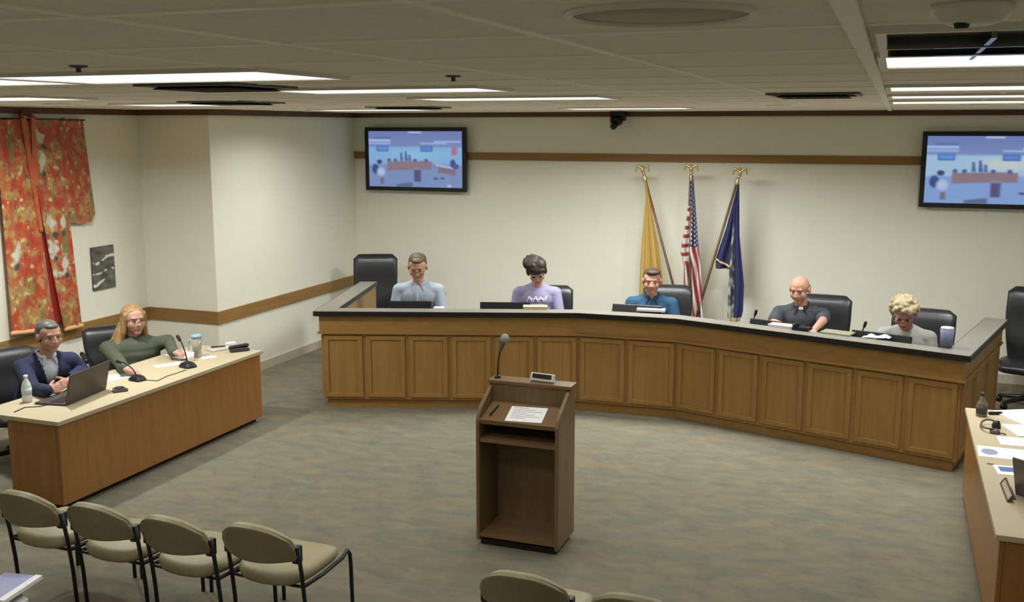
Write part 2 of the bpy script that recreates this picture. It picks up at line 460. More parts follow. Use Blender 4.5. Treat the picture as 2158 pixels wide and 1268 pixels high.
# round loudspeaker and detectors
t = thing('ceiling_speaker', 'round flush ceiling loudspeaker with raised pale ring', 'speaker', (-.385, 1.745, ZC))
MB().torus((-.385, 1.745, ZC - .002), .155, .008, n=48).build('ring', M_WHITEM, t, smooth=True)
MB().lathe([(.148, ZC - .001), (.148, ZC - .004), (.05, ZC - .006), (.0, ZC - .006)], (-.385, 1.745, 0), 40).build('grille', mat('speaker grille', (190, 183, 164), .8), t, smooth=True)
t = thing('smoke_detector', 'white round smoke detector at the top edge near the dark louvres', 'detector', (.10, 1.80, ZC))
MB().lathe([(0, ZC), (.062, ZC), (.062, ZC - .01), (.05, ZC - .026), (.03, ZC - .032), (0, ZC - .032)], (.10, 1.80, 0), 32).build('housing', M_WHITEM, t, smooth=True)
MB().lathe([(0, ZC - .031), (.012, ZC - .031), (.01, ZC - .038), (0, ZC - .038)], (.085, 1.78, 0), 16).build('sensor', M_DARKM, t, smooth=True)
for (px, py), lab in (((165, 142), 'small ceiling sprinkler above the widest lit panel'), ((955, 163), 'small ceiling sprinkler between the centre lit panels')):
    p = at_z(px, py - 4, ZC); t = thing('ceiling_sprinkler', lab, 'sprinkler', p, group='ceiling sprinklers')
    MB().lathe([(0, ZC), (.03, ZC), (.026, ZC - .006), (.008, ZC - .008), (.008, ZC - .02), (0, ZC - .02)], (p.x, p.y, 0), 16).build('escutcheon', M_GREYPL, t, smooth=True)
    MB().lathe([(0, ZC - .02), (.013, ZC - .02), (.013, ZC - .023), (0, ZC - .023)], (p.x, p.y, 0), 12).build('deflector', M_CHROME, t, smooth=True)

# ================================================================== WALL ITEMS
def feed(right):
    """picture on the wall screens: a blue-tinted live view of the meeting"""
    def col(u, v):
        c = mixc((112, 128, 186), (138, 156, 204), v * 2)
        wall = (140, 192, 236) if not right else (176, 212, 236)
        if v > .26: c = mixc(c, wall, (v - .26) / .04)
        if right: c = mixc(c, (226, 232, 214), blob(u, v, .58, .42, .3, .16, .8) * .9)
        else: c = mixc(c, (156, 216, 246), blob(u, v, .5, .42, .38, .15, .8) * .7)
        c = mixc(c, (196, 214, 246), rect(u, v, .43, .57, .0, .035, .02))
        c = mixc(c, (88, 112, 178), rect(u, v, .06, .24, .10, .14, .03))
        c = mixc(c, (184, 208, 250), rect(u, v, -.1, .24, .145, .185, .02)); c = mixc(c, (164, 196, 248), rect(u, v, -.1, .24, .2, .235, .02))
        c = mixc(c, (172, 204, 248), rect(u, v, .56, .84, .205, .23, .02)); c = mixc(c, (178, 206, 248), rect(u, v, .7, .98, .17, .2, .02))
        floor = (128, 150, 198) if not right else (136, 170, 226)
        dl = .53 + .05 * abs(u - .55); db = .66 + .10 * max(0, .5 - u)
        if v > dl + .03: c = mixc(c, floor, (v - dl - .03) / .03)
        c = mixc(c, (148, 116, 116), rect(u, v, .2, .68, dl, db + .02, .02))
        for a, b, tint in ((.1, .2, (92, 160, 232)), (.575, .675, (92, 136, 222))):
            c = mixc(c, (70, 110, 186), rect(u, v, a - .015, b + .015, .265, .365, .02)); c = mixc(c, tint, rect(u, v, a, b, .285, .34, .02))
        for q, h in ((.35, .38), (.4, .36), (.44, .42)): c = mixc(c, (76, 98, 156), rect(u, v, q - .008, q + .01 + (v - h) * .1, h, .53, .015))
        for q in (.22, .29, .5, .62): c = mixc(c, (70, 92, 150), blob(u, v, q, .52, .025, .04, .5))
        c = mixc(c, (76, 70, 108), rect(u, v, .49, .56, .67, .9, .02)); c = mixc(c, (150, 140, 170), rect(u, v, .49, .56, .655, .69, .02))
        c = mixc(c, (186, 116, 146), rect(u, v, .885, .945, .27, .42, .02))
        w = .62 + .3 * (u - .74)
        c = mixc(c, (138, 108, 120), rect(u, v, .74, .93, w, w + .11, .025)); c = mixc(c, (190, 210, 240), rect(u, v, .72, .9, w - .035, w, .02))
        c = mixc(c, (52, 66, 130), blob(u, v, .9, .57, .035, .09, .4)); c = mixc(c, (62, 76, 140), blob(u, v, .93, .62, .04, .06, .4))
        c = mixc(c, (44, 54, 104), blob(u, v, .115, .55, .035, .05, .4)); c = mixc(c, (44, 60, 116), blob(u, v, .07, .68, .045, .11, .4))
        c = mixc(c, (196, 214, 244), blob(u, v, .13, .73, .06, .1, .5)); c = mixc(c, (126, 100, 118), rect(u, v, .12, .16, .84, .95, .02))
        c = mixc(c, (66, 78, 116), blob(u, v, .72, .84, .035, .025, .5)); c = mixc(c, (66, 78, 116), blob(u, v, .79, .835, .03, .025, .5))
        c = mixc(c, (84, 96, 130), rect(u, v, .3, .47, .955 - (u - .3) * .25, 1.0, .03)); c = mixc(c, (214, 226, 246), blob(u, v, .86, .97, .03, .03, .6))
        return mixc(c, (118, 138, 184), .22)
    return col
M_FEED = painted('live picture', emission=.85)
def tv(x0, x1, z0, z1, right, label):
    t = thing('wall_tv', label, 'TV', ((x0 + x1) / 2, YB, (z0 + z1) / 2), group='wall screens')
    yf = YB - .11; b = .05
    f = MB()
    f.box(x0, x1, yf, yf + .05, z0, z0 + b, .006).box(x0, x1, yf, yf + .05, z1 - b, z1, .006)
    f.box(x0, x0 + b, yf, yf + .05, z0 + b, z1 - b).box(x1 - b, x1, yf, yf + .05, z0 + b, z1 - b)
    f.build('bezel', M_PLAST, t)
    MB().box(x0 + .01, x1 - .01, yf + .018, yf + .06, z0 + .01, z1 - .01).build('housing', M_PLAST, t)
    MB().box((x0 + x1) / 2 - .2, (x0 + x1) / 2 + .2, yf + .06, YB, (z0 + z1) / 2 - .2, (z0 + z1) / 2 + .2).build('wall_bracket', M_PLAST, t)
    a0, a1, c0, c1 = x0 + b, x1 - b, z0 + b, z1 - b
    paint_grid('screen', 110, 64, lambda u, v: (a0 + (a1 - a0) * u, yf + .012, c1 - (c1 - c0) * v), feed(right), M_FEED, t)
a, b_ = at_y(768, 268, YB - .11), at_y(982, 405, YB - .11)
tv(a.x, b_.x, b_.z, a.z, False, 'wall screen on the left of the back wall showing a blue meeting picture')
a2, b2 = at_y(1944, 273, YB - .11), at_y(1937, 436, YB - .11)
tv((a2.x + b2.x) / 2, (a2.x + b2.x) / 2 + (b_.x - a.x), b2.z, b2.z + (a.z - b_.z), True, 'wall screen cut by the right edge showing a paler meeting picture')
# dome camera hung from the crown
p = at_y(1303, 245, YB - .16)
t = thing('security_camera', 'black camera hanging under the ceiling in the middle of the back wall', 'camera', (p.x, p.y, ZC))
MB().box(p.x - .085, p.x + .085, p.y - .06, p.y + .16, ZC - .05, ZC - .002, .006).box(p.x - .085, p.x - .05, p.y - .05, p.y + .05, 2.8, ZC - .04, .004).box(p.x + .05, p.x + .085, p.y - .05, p.y + .05, 2.83, ZC - .04, .004).build('bracket', M_PLAST, t)
MB().ell((p.x - .005, p.y, 2.83), (.062, .07, .062)).build('camera_head', M_PLAST, t, smooth=True)
MB().cap((p.x - .02, p.y - .03, 2.80), (p.x - .03, p.y - .10, 2.765), .042, .040, 16).build('lens', mat('dark lens', (14, 14, 10), .15), t, smooth=True)

# ---- kimono
KN = noise
def kim_col(y, z):
    n1 = KN.noise((y * 5, z * 5, 1.3)); n2 = KN.noise((y * 14, z * 11, 4.1)); n3 = KN.noise((y * 26, z * 20, 9.7)); n4 = KN.noise((y * 9, z * 4, 17.0)); n5 = KN.noise((y * 44, z * 34, 3.7))
    c = mixc((200, 62, 34), (224, 104, 60), .5 + n2)
    c = mixc(c, (214, 132, 74), .75 * min(1, (n1 + .12) * 2.4))
    c = mixc(c, (202, 168, 96), .85 * min(1, max(0, (n2 + n1 * .6 - .10) * 4)))
    c = mixc(c, (222, 192, 132), .45 * min(1, max(0, (n5 - .12) * 4)) * (1 if n1 > -.1 else .3))
    c = mixc(c, (150, 96, 76), .4 * min(1, max(0, (-n5 - .18) * 4)))
    c = mixc(c, (150, 142, 78), (n4 + n3 * .5 - .3) * 4)
    c = mixc(c, (240, 214, 140), (n3 - .32) * 5 if n2 > -.1 else 0)
    c = mixc(c, (120, 92, 90), (-n3 - .36) * 4 if n1 > 0 else 0)
    for cy, cz, ry, rz_, sl in CRANES:
        yy = y - cy + sl * (z - cz)
        d = math.hypot(yy / ry, (z - cz) / rz_)
        d += .55 * n2 + .3 * n3 + .22 * abs(sin((z - cz) / rz_ * 4))
        if d < 1: c = mixc(c, (236, 232, 214), (1 - d) / .3)
        d2 = math.hypot((yy - .25 * ry) / (ry * .55), (z - cz + rz_ * .95) / (rz_ * .32))
        if d2 < 1: c = mixc(c, (84, 86, 78), (1 - d2) / .4)
    return tuple(q * .86 for q in c)
def kw(px, py): q = at_x(px, py, XN + .07); return q.y, q.z
CRANES = []
for px, py, ry, rz_, sl in ((78, 285, .05, .09, .5), (88, 340, .045, .10, .0), (108, 470, .06, .10, .2), (130, 468, .035, .09, -.1), (112, 525, .07, .08, 0), (136, 555, .04, .10, 0), (36, 535, .06, .10, -.3), (118, 575, .06, .05, 0)):
    y_, z_ = kw(px, py); CRANES.append((y_, z_, ry * 1.25, rz_ * 1.25, sl))
M_KIM = painted('embroidered silk', rough=0.42, sheen=0.15)
kt = thing('kimono', 'red and gold embroidered kimono with white cranes spread on the left wall', 'kimono', (XN, 7.4, 1.8))
KC, KTOP = 7.37, 2.83
def kpos(y0f, y1f, z0f, z1f, dep, fold, ph):
    def pos(u, v):
        za, zb = z0f(u), z1f(u); z = za + (zb - za) * v
        y = y0f(v) + (y1f(v) - y0f(v)) * u
        d = dep + fold * (sin(u * 9 + ph) * .6 + sin(u * 21 + 2 * ph + v * 2) * .4) * (.25 + .75 * v)
        return (XN + d, y, z)
    return pos
def kpart(name, y0f, y1f, z0f, z1f, dep, fold, ph, nu, nv, col=None):
    pos = kpos(y0f, y1f, z0f, z1f, dep, fold, ph)
    def c(u, v):
        q = pos(u, v); return (col or kim_col)(q[1], q[2])
    return paint_grid(name, nu, nv, pos, c, M_KIM, kt, thick=(-.012, 0, 0))
hb = lambda u: .77 + .14 * (1 - u)
# inner lining seen in the long front opening
kpart('lining', lambda v: KC - .05, lambda v: KC + .28 + .12 * v, lambda u: KTOP - .3, lambda u: .86, .045, .01, 0, 20, 60, lambda y, z: (150, 34, 20))
kpart('front_panel', lambda v: KC - .36 - .0 * v, lambda v: KC + .01 + .10 * v + .06 * v * v, lambda u: KTOP - .01 * (1 - u), lambda u: .80 + .12 * (1 - u) * .6, .075, .02, .4, 60, 260)
kpart('front_panel', lambda v: KC - .01 + .22 * v + .05 * v * v, lambda v: KC + .385 + .115 * v, lambda u: KTOP - .005 + .0 * u, lambda u: .80 - .0 * u, .078, .02, 1.9, 60, 260)
sb = lambda u: 1.80 + .05 * (1 - u) + .0 * u
kpart('sleeve', lambda v: KC + .395 + .055 * v, lambda v: KC + .74 + .08 * v, lambda u: KTOP - .01, lambda u: 1.83 + .06 * max(0, u - .8) * 5 - .03 * (1 - abs(2 * u - 1)), .045, .012, .9, 46, 130)
kpart('sleeve', lambda v: KC - .74 - .08 * v, lambda v: KC - .36 - .05 * v, lambda u: KTOP - .01, lambda u: 1.80 - .03 * (1 - abs(2 * u - 1)), .06, .012, 2.2, 46, 130)
col_collar = lambda y, z: mixc(kim_col(y, z), (196, 92, 48), .75)
kpart('collar', lambda v: KC - .085 + .12 * v, lambda v: KC - .03 + .11 * v, lambda u: KTOP + .02, lambda u: KTOP - 1.05, .098, .004, .3, 8, 60, col_collar)
kpart('collar', lambda v: KC + .03 - .03 * v, lambda v: KC + .085 - .03 * v, lambda u: KTOP + .02, lambda u: KTOP - .62, .102, .004, 1.3, 8, 60, col_collar)
MB().tube([(XN + .095, KC - .075, KTOP), (XN + .06, KC - .05, KTOP + .04), (XN + .05, KC, KTOP + .055), (XN + .06, KC + .05, KTOP + .04), (XN + .095, KC + .075, KTOP)], .02, 8).build('neckband', mat('dark neckband', (120, 50, 36), .6), kt, smooth=True)
MB().cap((XN + .045, KC - .80, KTOP + .005), (XN + .045, KC + .76, KTOP - .006), .008, .008, 10).build('hanging_rod', mat('dark bamboo', (58, 44, 34), .5), kt, smooth=True)
for cpos in (-.5, .5): MB().cap((XN, KC + cpos, KTOP + .01), (XN + .05, KC + cpos, KTOP + .005), .008, .008, 8).build('wall_hook', M_BRASS, kt, smooth=True)
for y0, y1, z in ((KC - .36, KC + .14, .83), (KC + .28, KC + .49, .80)):
    MB().cap((XN + .08, y0, z + .05 * (y0 < KC)), (XN + .08, y1, z), .022, .022, 8).build('padded_hem', mat('cream padded hem', (216, 168, 120), .6), kt, smooth=True)
# ---- abstract print
pa, pb, pc_, pd = at_x(191, 522, XN + .012), at_x(238, 514, XN + .012), at_x(202, 612, XN + .012), at_x(246, 602, XN + .012)
def art_col(u, v):
    n = KN.noise((u * 3, v * 9, 2.2)); base = mixc((74, 72, 66), (112, 110, 102), .5 + n)
    s = sin(v * 23 + 2.2 * u + 2.5 * KN.noise((u * 2, v * 3, 7.1))) + .5 * KN.noise((u * 6, v * 14, 1.0))
    w = (.45 + .4 * (u > .62)) if v < .5 else (.75 - .5 * u)
    if v > .12: base = mixc(base, (226, 224, 212), (s - (1.15 - .8 * w)) * 3)
    return base
t = thing('wall_print', 'small dark grey print with white brush strokes beside the kimono', 'picture', (XN, (pa.y + pb.y) / 2, (pa.z + pc_.z) / 2))
ay0, ay1, az0, az1 = pa.y, pb.y, pc_.z, pa.z
MB().box(XN, XN + .014, ay0, ay1, az0, az1, .002).build('backing', mat('dark backing', (60, 58, 54), .7), t)
paint_grid('canvas', 40, 60, lambda u, v: (XN + .0155, ay0 + (ay1 - ay0) * u, az1 - (az1 - az0) * v), art_col, painted('ink print', .7), t)

# ================================================================== FLAGS
FY = YB - .45
fb = at_y(1452, 700, FY); FBX = fb.x
def pole_top(px, py): return at_y(px, py, FY)
fs = thing('flag_stand', 'dark three-socket flag stand on the floor behind the council bench', 'flag stand', (FBX, FY, 0))
MB().lathe([(0, 0), (.2, 0), (.2, .03), (.07, .06), (.05, .2), (.04, .42), (0, .42)], (FBX, FY, 0), 28).build('pedestal', mat('dark bronze', (60, 50, 36), .4, .6), fs, smooth=True)
M_POLE = wood('varnished pole', (92, 70, 44), (120, 92, 60), 'z')
def flag(label, group, top, off, name, cloth):
    foot = Vector((FBX + off, FY - .02 + .0 * off, .40)); d = (top - foot).normalized()
    t = thing('flag', label, 'flag', foot, group='flags behind the council bench')
    MB().cap(foot - d * .12, top - d * .12, .0145, .0145, 12, flat=True).build('pole', M_POLE, t, smooth=True)
    q = top
    e = MB(); e.cap(q - d * .13, q - d * .09, .026, .02, 12).ell(q - d * .055, (.022, .022, .022))
    e.build('finial_ball', M_BRASS, t, smooth=True)
    e = MB(); e.ell(q + Vector((0, 0, -.01)), (.022, .025, .04)).ell(q + Vector((.0, -.02, .035)), (.014, .02, .014))
    for s in (-1, 1):
        e.cap(q + Vector((s * .01, 0, .01)), q + Vector((s * .06, 0, .035)), .018, .014, 8).cap(q + Vector((s * .06, 0, .035)), q + Vector((s * .078, 0, -.03)), .014, .006, 8)
    e.build('eagle', M_BRASS, t, smooth=True)
    cloth(t)
    return t
M_FLAG = painted('flag cloth', rough=0.7, sheen=0.1)
def poly_at(pts, y):
    for (x0, y0), (x1, y1) in zip(pts, pts[1:]):
        if y <= y1: return x0 + (x1 - x0) * (y - y0) / max(1e-6, (y1 - y0))
    return pts[-1][0]
def drape(t, L, Rr, y0, y1, col, fold=.05, waves=5, ph=0.0, depth=0.0, nu=60, nv=160):
    """cloth hanging between a left and a right edge line"""
    def pos(u, v):
        yy = y0 + (y1 - y0) * v
        px = poly_at(L, yy) * (1 - u) + poly_at(Rr, yy) * u
        q = at_y(px, yy, FY)
        w = (poly_at(Rr, yy) - poly_at(L, yy)) / 60
        q.y += depth - .02 + fold * min(1, w) * sin(u * waves * 2 * pi * .5 + ph + v * 1.3)
        return q
    return paint_grid('cloth', nu, nv, pos, col, M_FLAG, t, thick=(0, .006, 0))
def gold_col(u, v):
    c = mixc((206, 176, 98), (184, 150, 74), .5 + .5 * sin(u * 15 + 1)); return mixc(c, (218, 196, 122), .35 if u > .93 or u < .05 else 0)  # two golds in bands: shading of the folds put into the cloth colour
def us_col(u, v):
    s = u * 1.0 - v * 1.6
    if v < .20: blue = True
    elif v < .47: blue = u > .42 + .12 * sin(v * 20)
    else: blue = False
    if blue:
        c = (34, 40, 82); a, b = (u * 6) % 1, (v * 34 + .5 * int(u * 6)) % 1
        return mixc(c, (232, 230, 232), (0.34 - math.hypot(a - .5, b - .5)) * 6)
    if v < .56 and u < .45:
        k = (v * 17) % 1; return (214, 208, 200) if k < .55 else (148, 38, 38)
    k = (u * 3.6 - v * 3.2) % 1
    return mixc((210, 202, 196), (142, 34, 38), (abs(k - .5) - .22) * 30)
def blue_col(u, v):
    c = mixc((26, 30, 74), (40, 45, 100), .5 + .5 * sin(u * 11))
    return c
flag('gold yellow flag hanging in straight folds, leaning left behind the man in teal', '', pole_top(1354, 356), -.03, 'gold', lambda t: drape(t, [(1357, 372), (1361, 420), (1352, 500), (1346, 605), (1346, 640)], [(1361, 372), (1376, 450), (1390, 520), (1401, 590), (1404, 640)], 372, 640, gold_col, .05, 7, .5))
flag('red, white and blue starred flag on the upright middle pole', '', pole_top(1457, 354), 0, 'stars', lambda t: drape(t, [(1453, 370), (1451, 420), (1447, 460), (1433, 530), (1441, 560), (1440, 690)], [(1462, 370), (1466, 420), (1472, 500), (1478, 560), (1482, 640), (1484, 690)], 370, 690, us_col, .05, 5, 1.2))
def blue_cloth(t):
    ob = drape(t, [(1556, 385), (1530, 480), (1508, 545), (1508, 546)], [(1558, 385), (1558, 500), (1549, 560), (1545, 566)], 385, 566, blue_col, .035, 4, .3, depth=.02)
    def tail_col(u, v):
        c = blue_col(u, v); n = KN.noise((u * 6, v * 18, 3.3))
        if u < .38 and v > .14: c = mixc(c, mixc((206, 204, 182), (60, 60, 70), .5 + n * 1.6), .85 * min(1, (v - .14) * 8))
        return mixc(c, (216, 190, 120), .8 if v > .965 else 0)
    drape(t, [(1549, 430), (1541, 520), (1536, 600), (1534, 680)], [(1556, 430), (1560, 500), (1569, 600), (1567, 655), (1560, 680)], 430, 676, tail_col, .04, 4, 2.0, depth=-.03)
    a, b = at_y(1508, 546, FY - .01), at_y(1542, 564, FY - .01)
    MB().tube([a + (b - a) * (k / 12) + Vector((0, .015 * sin(k), 0)) for k in range(13)], .013, 6).build('fringe', mat('gold fringe', (206, 180, 112), .7), t, smooth=True)
flag('dark blue flag with pale emblem and gold fringe, on the pole leaning right', '', pole_top(1560, 362), .03, 'blue', blue_cloth)

# ================================================================== COUNCIL BENCH
PL = [Vector(p) for p in ((-5.66, 10.36), (-5.17, 8.59), (-2.80, 9.375), (-1.83, 9.415), (.578, 8.66), (.985, 10.36))]
def offset(pts, d, ext=0.0):
    """shift a plan line outwards (towards the floor in front) by d, mitred"""
    out = []; n = len(pts)
    nr = []
    for a, b in zip(pts, pts[1:]):
        q = (b - a).normalized(); nr.append(Vector((q.y, -q.x)))
    for i, p in enumerate(pts):
        if i == 0: o = p + nr[0] * d - (pts[1] - p).normalized() * ext
        elif i == n - 1: o = p + nr[-1] * d + (p - pts[i - 1]).normalized() * ext
        else:
            m = (nr[i - 1] + nr[i]).normalized(); o = p + m * (d / m.dot(nr[i]))
        out.append(o)
    return out
def strip(m, pts, d0, d1, z0, z1, ext=0.0):
    a, b = offset(pts, d0, ext), offset(pts, d1, ext)
    for i in range(len(pts) - 1):
        m.prism([a[i], a[i + 1], b[i + 1], b[i]], z0, z1)
    return m
bench = thing('council_bench', 'long angled oak council bench with black edged top and panelled front', 'bench', (-2.3, 9.4, 0))
CT = .985
strip(MB(), PL, 0, -.10, 0, .095).build('plinth', M_OAKX, bench)
for i, nm in enumerate(('return_panel', 'front_panel', 'front_panel', 'front_panel', 'return_panel')):
    a, b = offset(PL, .03), offset(PL, -.10)
    MB().prism([a[i], a[i + 1], b[i + 1], b[i]], .09, .94).build(nm, M_OAK, bench)
strip(MB(), PL, .05, .03, .775, .935, .01).build('fascia', M_OAKX, bench)
strip(MB(), PL, .064, .03, .755, .775, .012).build('moulding', M_OAKX, bench)
a, b = offset(PL, .085, .03), offset(PL, -.105, .03)
m = MB()
for i in range(5): m.prism([a[i], a[i + 1], b[i + 1], b[i]], .94, CT)
m.build('ledge_top', M_LAMG, bench)
strip(MB(), PL, .094, .085, .936, CT - .002, .03).build('edge_band', M_BLACK, bench)
strip(MB(), PL, -.105, -.111, .94, CT - .002, .03).build('edge_band', M_BLACK, bench)
strip(MB(), PL[1:5], -.10, -.72, .70, .73).build('worktop', M_LAMG, bench)
def panel_run(i, n, t0=0.0, t1=1.0):
    q = offset(PL, .03); p0, p1 = q[i], q[i + 1]; d = (p1 - p0); L = d.length; d.normalize()
    M = Matrix(((d.x, -d.y, 0, p0.x), (d.y, d.x, 0, p0.y), (0, 0, 1, 0), (0, 0, 0, 1)))
    w = L * (t1 - t0) / n
    for k in range(n):
        x0 = L * t0 + k * w + .022; x1 = x0 + w - .044; z0, z1 = .115, .735; e = .042
        m = MB()
        m.box(x0, x1, -.016, .004, z0, z0 + e, .004, M).box(x0, x1, -.016, .004, z1 - e, z1, .004, M)
        m.box(x0, x0 + e, -.016, .004, z0 + e, z1 - e, .004, M).box(x1 - e, x1, -.016, .004, z0 + e, z1 - e, .004, M)
        m.box(x0 + e, x1 - e, -.004, .004, z0 + e, z1 - e, 0, M)
        m.build('panel', M_OAK, bench)
panel_run(1, 6); panel_run(2, 2); panel_run(3, 6); panel_run(4, 3); panel_run(0, 3)

# ================================================================== DESKS
def side_desk(x_in, x_out, y0, y1, name, label):
    """laminate topped desk; x_in is the edge that faces the lectern"""
    t = thing(name, label, 'desk', ((x_in + x_out) / 2, (y0 + y1) / 2, 0))
    zt = .685; s = 1 if x_in > x_out else -1; lo, hi = min(x_in, x_out), max(x_in, x_out)
    MB().box(lo, hi, y0, y1, zt - .032, zt, .004).build('desktop', M_LAM, t)
    def bx(a, b, c, d, z0, z1, bev=.003): return MB().box(min(a, b), max(a, b), c, d, z0, z1, bev)
    bx(x_in - s * .02, x_in - s * .045, y0 + .02, y1 - .02, .05, zt - .033).build('front_panel', M_DESK, t)
    bx(x_in - s * .046, x_in - s * .5, y0 + .02, y0 + .045, .05, zt - .033).build('end_panel', M_DESK, t)
    bx(x_in - s * .046, x_in - s * .5, y1 - .045, y1 - .02, .05, zt - .033).build('end_panel', M_DESK, t)
    bx(x_in - s * .07, x_in - s * .46, y0 + .06, y1 - .06, 0, .05, 0).build('plinth', M_BLACK, t)
    return t
side_desk(-5.47, -6.24, 5.42, 7.95, 'presenter_desk', 'honey oak desk with beige top in front of the two people at the left wall')
side_desk(.60, 1.36, 5.52, 8.10, 'staff_desk', 'honey oak desk strewn with papers at the right edge')
ZD = .685

# ================================================================== LECTERN
lx0, lx1, ly0, ly1 = -2.475, -1.905, 5.95, 6.31
lect = thing('lectern', 'brown wooden lectern standing alone on the carpet', 'lectern', ((lx0 + lx1) / 2, (ly0 + ly1) / 2, 0))
def side_profile():
    p = [(ly0, .035), (ly1, .035), (ly1, 1.055), (ly1 - .10, 1.055)]
    p += [(ly0 + .10, .965), (ly0 + .05, .94), (ly0 + .018, .905), (ly0, .86)]
    return p
for xa in (lx0, lx1 - .024):
    M = Matrix(((0, 0, 1, 0), (1, 0, 0, 0), (0, 1, 0, 0), (0, 0, 0, 1)))
    MB().prism(side_profile(), xa, xa + .024, .003, M).build('side_panel', M_PODIUM, lect)
xi0, xi1 = lx0 + .024, lx1 - .024
MB().box(xi0, xi1, ly1 - .022, ly1 - .002, .04, 1.04).build('back_panel', M_PODIUM, lect)
MB().box(lx0 - .008, lx1 + .008, ly1 - .125, ly1 + .012, 1.055, 1.08, .004).build('top_ledge', M_PODX, lect)
MB().box(xi0, xi1, ly1 - .115, ly1 - .10, .93, 1.054).build('ledge_riser', M_PODIUM, lect)
sl = math.atan2(.075, .235)
Ms = Matrix.Translation((0, ly0 + .004, .858)) @ Matrix.Rotation(sl, 4, 'X')
MB().box(xi0, xi1, 0, .252, -.02, 0, .002, Ms).box(xi0, xi1, 0, .014, 0, .014, .002, Ms).build('reading_top', M_PODX, lect)
MB().box(xi0, xi1, ly0 + .01, ly1 - .022, .715, .74, .002).build('shelf', M_PODX, lect)
MB().box(xi0, xi1, ly0 + .004, ly1 - .022, .06, .085, .002).build('bottom_shelf', M_PODX, lect)
MB().box(lx0 + .02, lx1 - .02, ly0 + .03, ly1 - .03, 0, .04).build('plinth', M_BLACK, lect)
# things on the lectern
t = thing('page', 'white printed sheet lying on the sloped lectern top', 'paper', Ms @ Vector(((lx0 + lx1) / 2 + .04, .13, .003)))
Mp = Ms @ Matrix.Translation((-2.165, .125, .0012)) @ Matrix.Rotation(.06, 4, 'Z')
MB().box(-.125, .125, -.088, .088, 0, .002, 0, Mp).build('sheet', M_PAPER, t)
m = MB()
for k in range(7): m.box(-.10, .05 + .05 * ((k * 37) % 3 - 1), .07 - k * .02, .074 - k * .02, .002, .0024, 0, Mp)
m.build('print', M_INK, t)
tag(MB().cap(Ms @ Vector((-2.40, .07, .009)), Ms @ Vector((-2.385, .19, .009)), .006, .004, 10).build('pen', M_PLAST, smooth=True), 'black pen lying on the left of the lectern slope', 'pen')
bx_, by_ = lx0 + .035, ly1 - .05
mic = thing('gooseneck_microphone', 'tall gooseneck microphone rising from the lectern', 'microphone', (bx_, by_, 1.08))
MB().lathe([(0, 1.08), (.024, 1.08), (.02, 1.092), (.008, 1.1), (0, 1.1)], (bx_, by_, 0), 16).build('mount', M_PLAST, mic, smooth=True)
g0 = [(bx_, by_, 1.09), (bx_ + .003, by_, 1.18), (bx_ + .014, by_ - .005, 1.245), (bx_ + .03, by_ - .02, 1.285)]
MB().tube(g0, [.007, .006, .006, .007], 8).build('gooseneck', mat('brown black neck', (58, 42, 34), .4), mic, smooth=True)
MB().cap((bx_ + .028, by_ - .018, 1.28), (bx_ + .064, by_ - .04, 1.352), .013, .019, 14).build('handle', M_GREYPL, mic, smooth=True)
MB().ell((bx_ + .070, by_ - .044, 1.365), (.03, .03, .032)).build('windscreen', mat('grey foam', (150, 152, 154), .8, bump=.3, scale=200), mic, smooth=True)
cl = thing('lectern_timer', 'small white framed timer with dark face on the lectern ledge', 'timer', (-2.115, ly1 - .055, 1.08))
Mc = Matrix.Translation((-2.115, ly1 - .045, 1.081)) @ Matrix.Rotation(-.12, 4, 'Z') @ Matrix.Rotation(-.25, 4, 'X')
MB().box(-.085, .085, -.03, -.0, 0, .052, .004, Mc).build('case', M_WHITEM, cl)
MB().box(-.07, .07, -.034, -.029, .016, .046, .002, Mc).build('display', mat('dark display', (40, 40, 44), .2), cl)

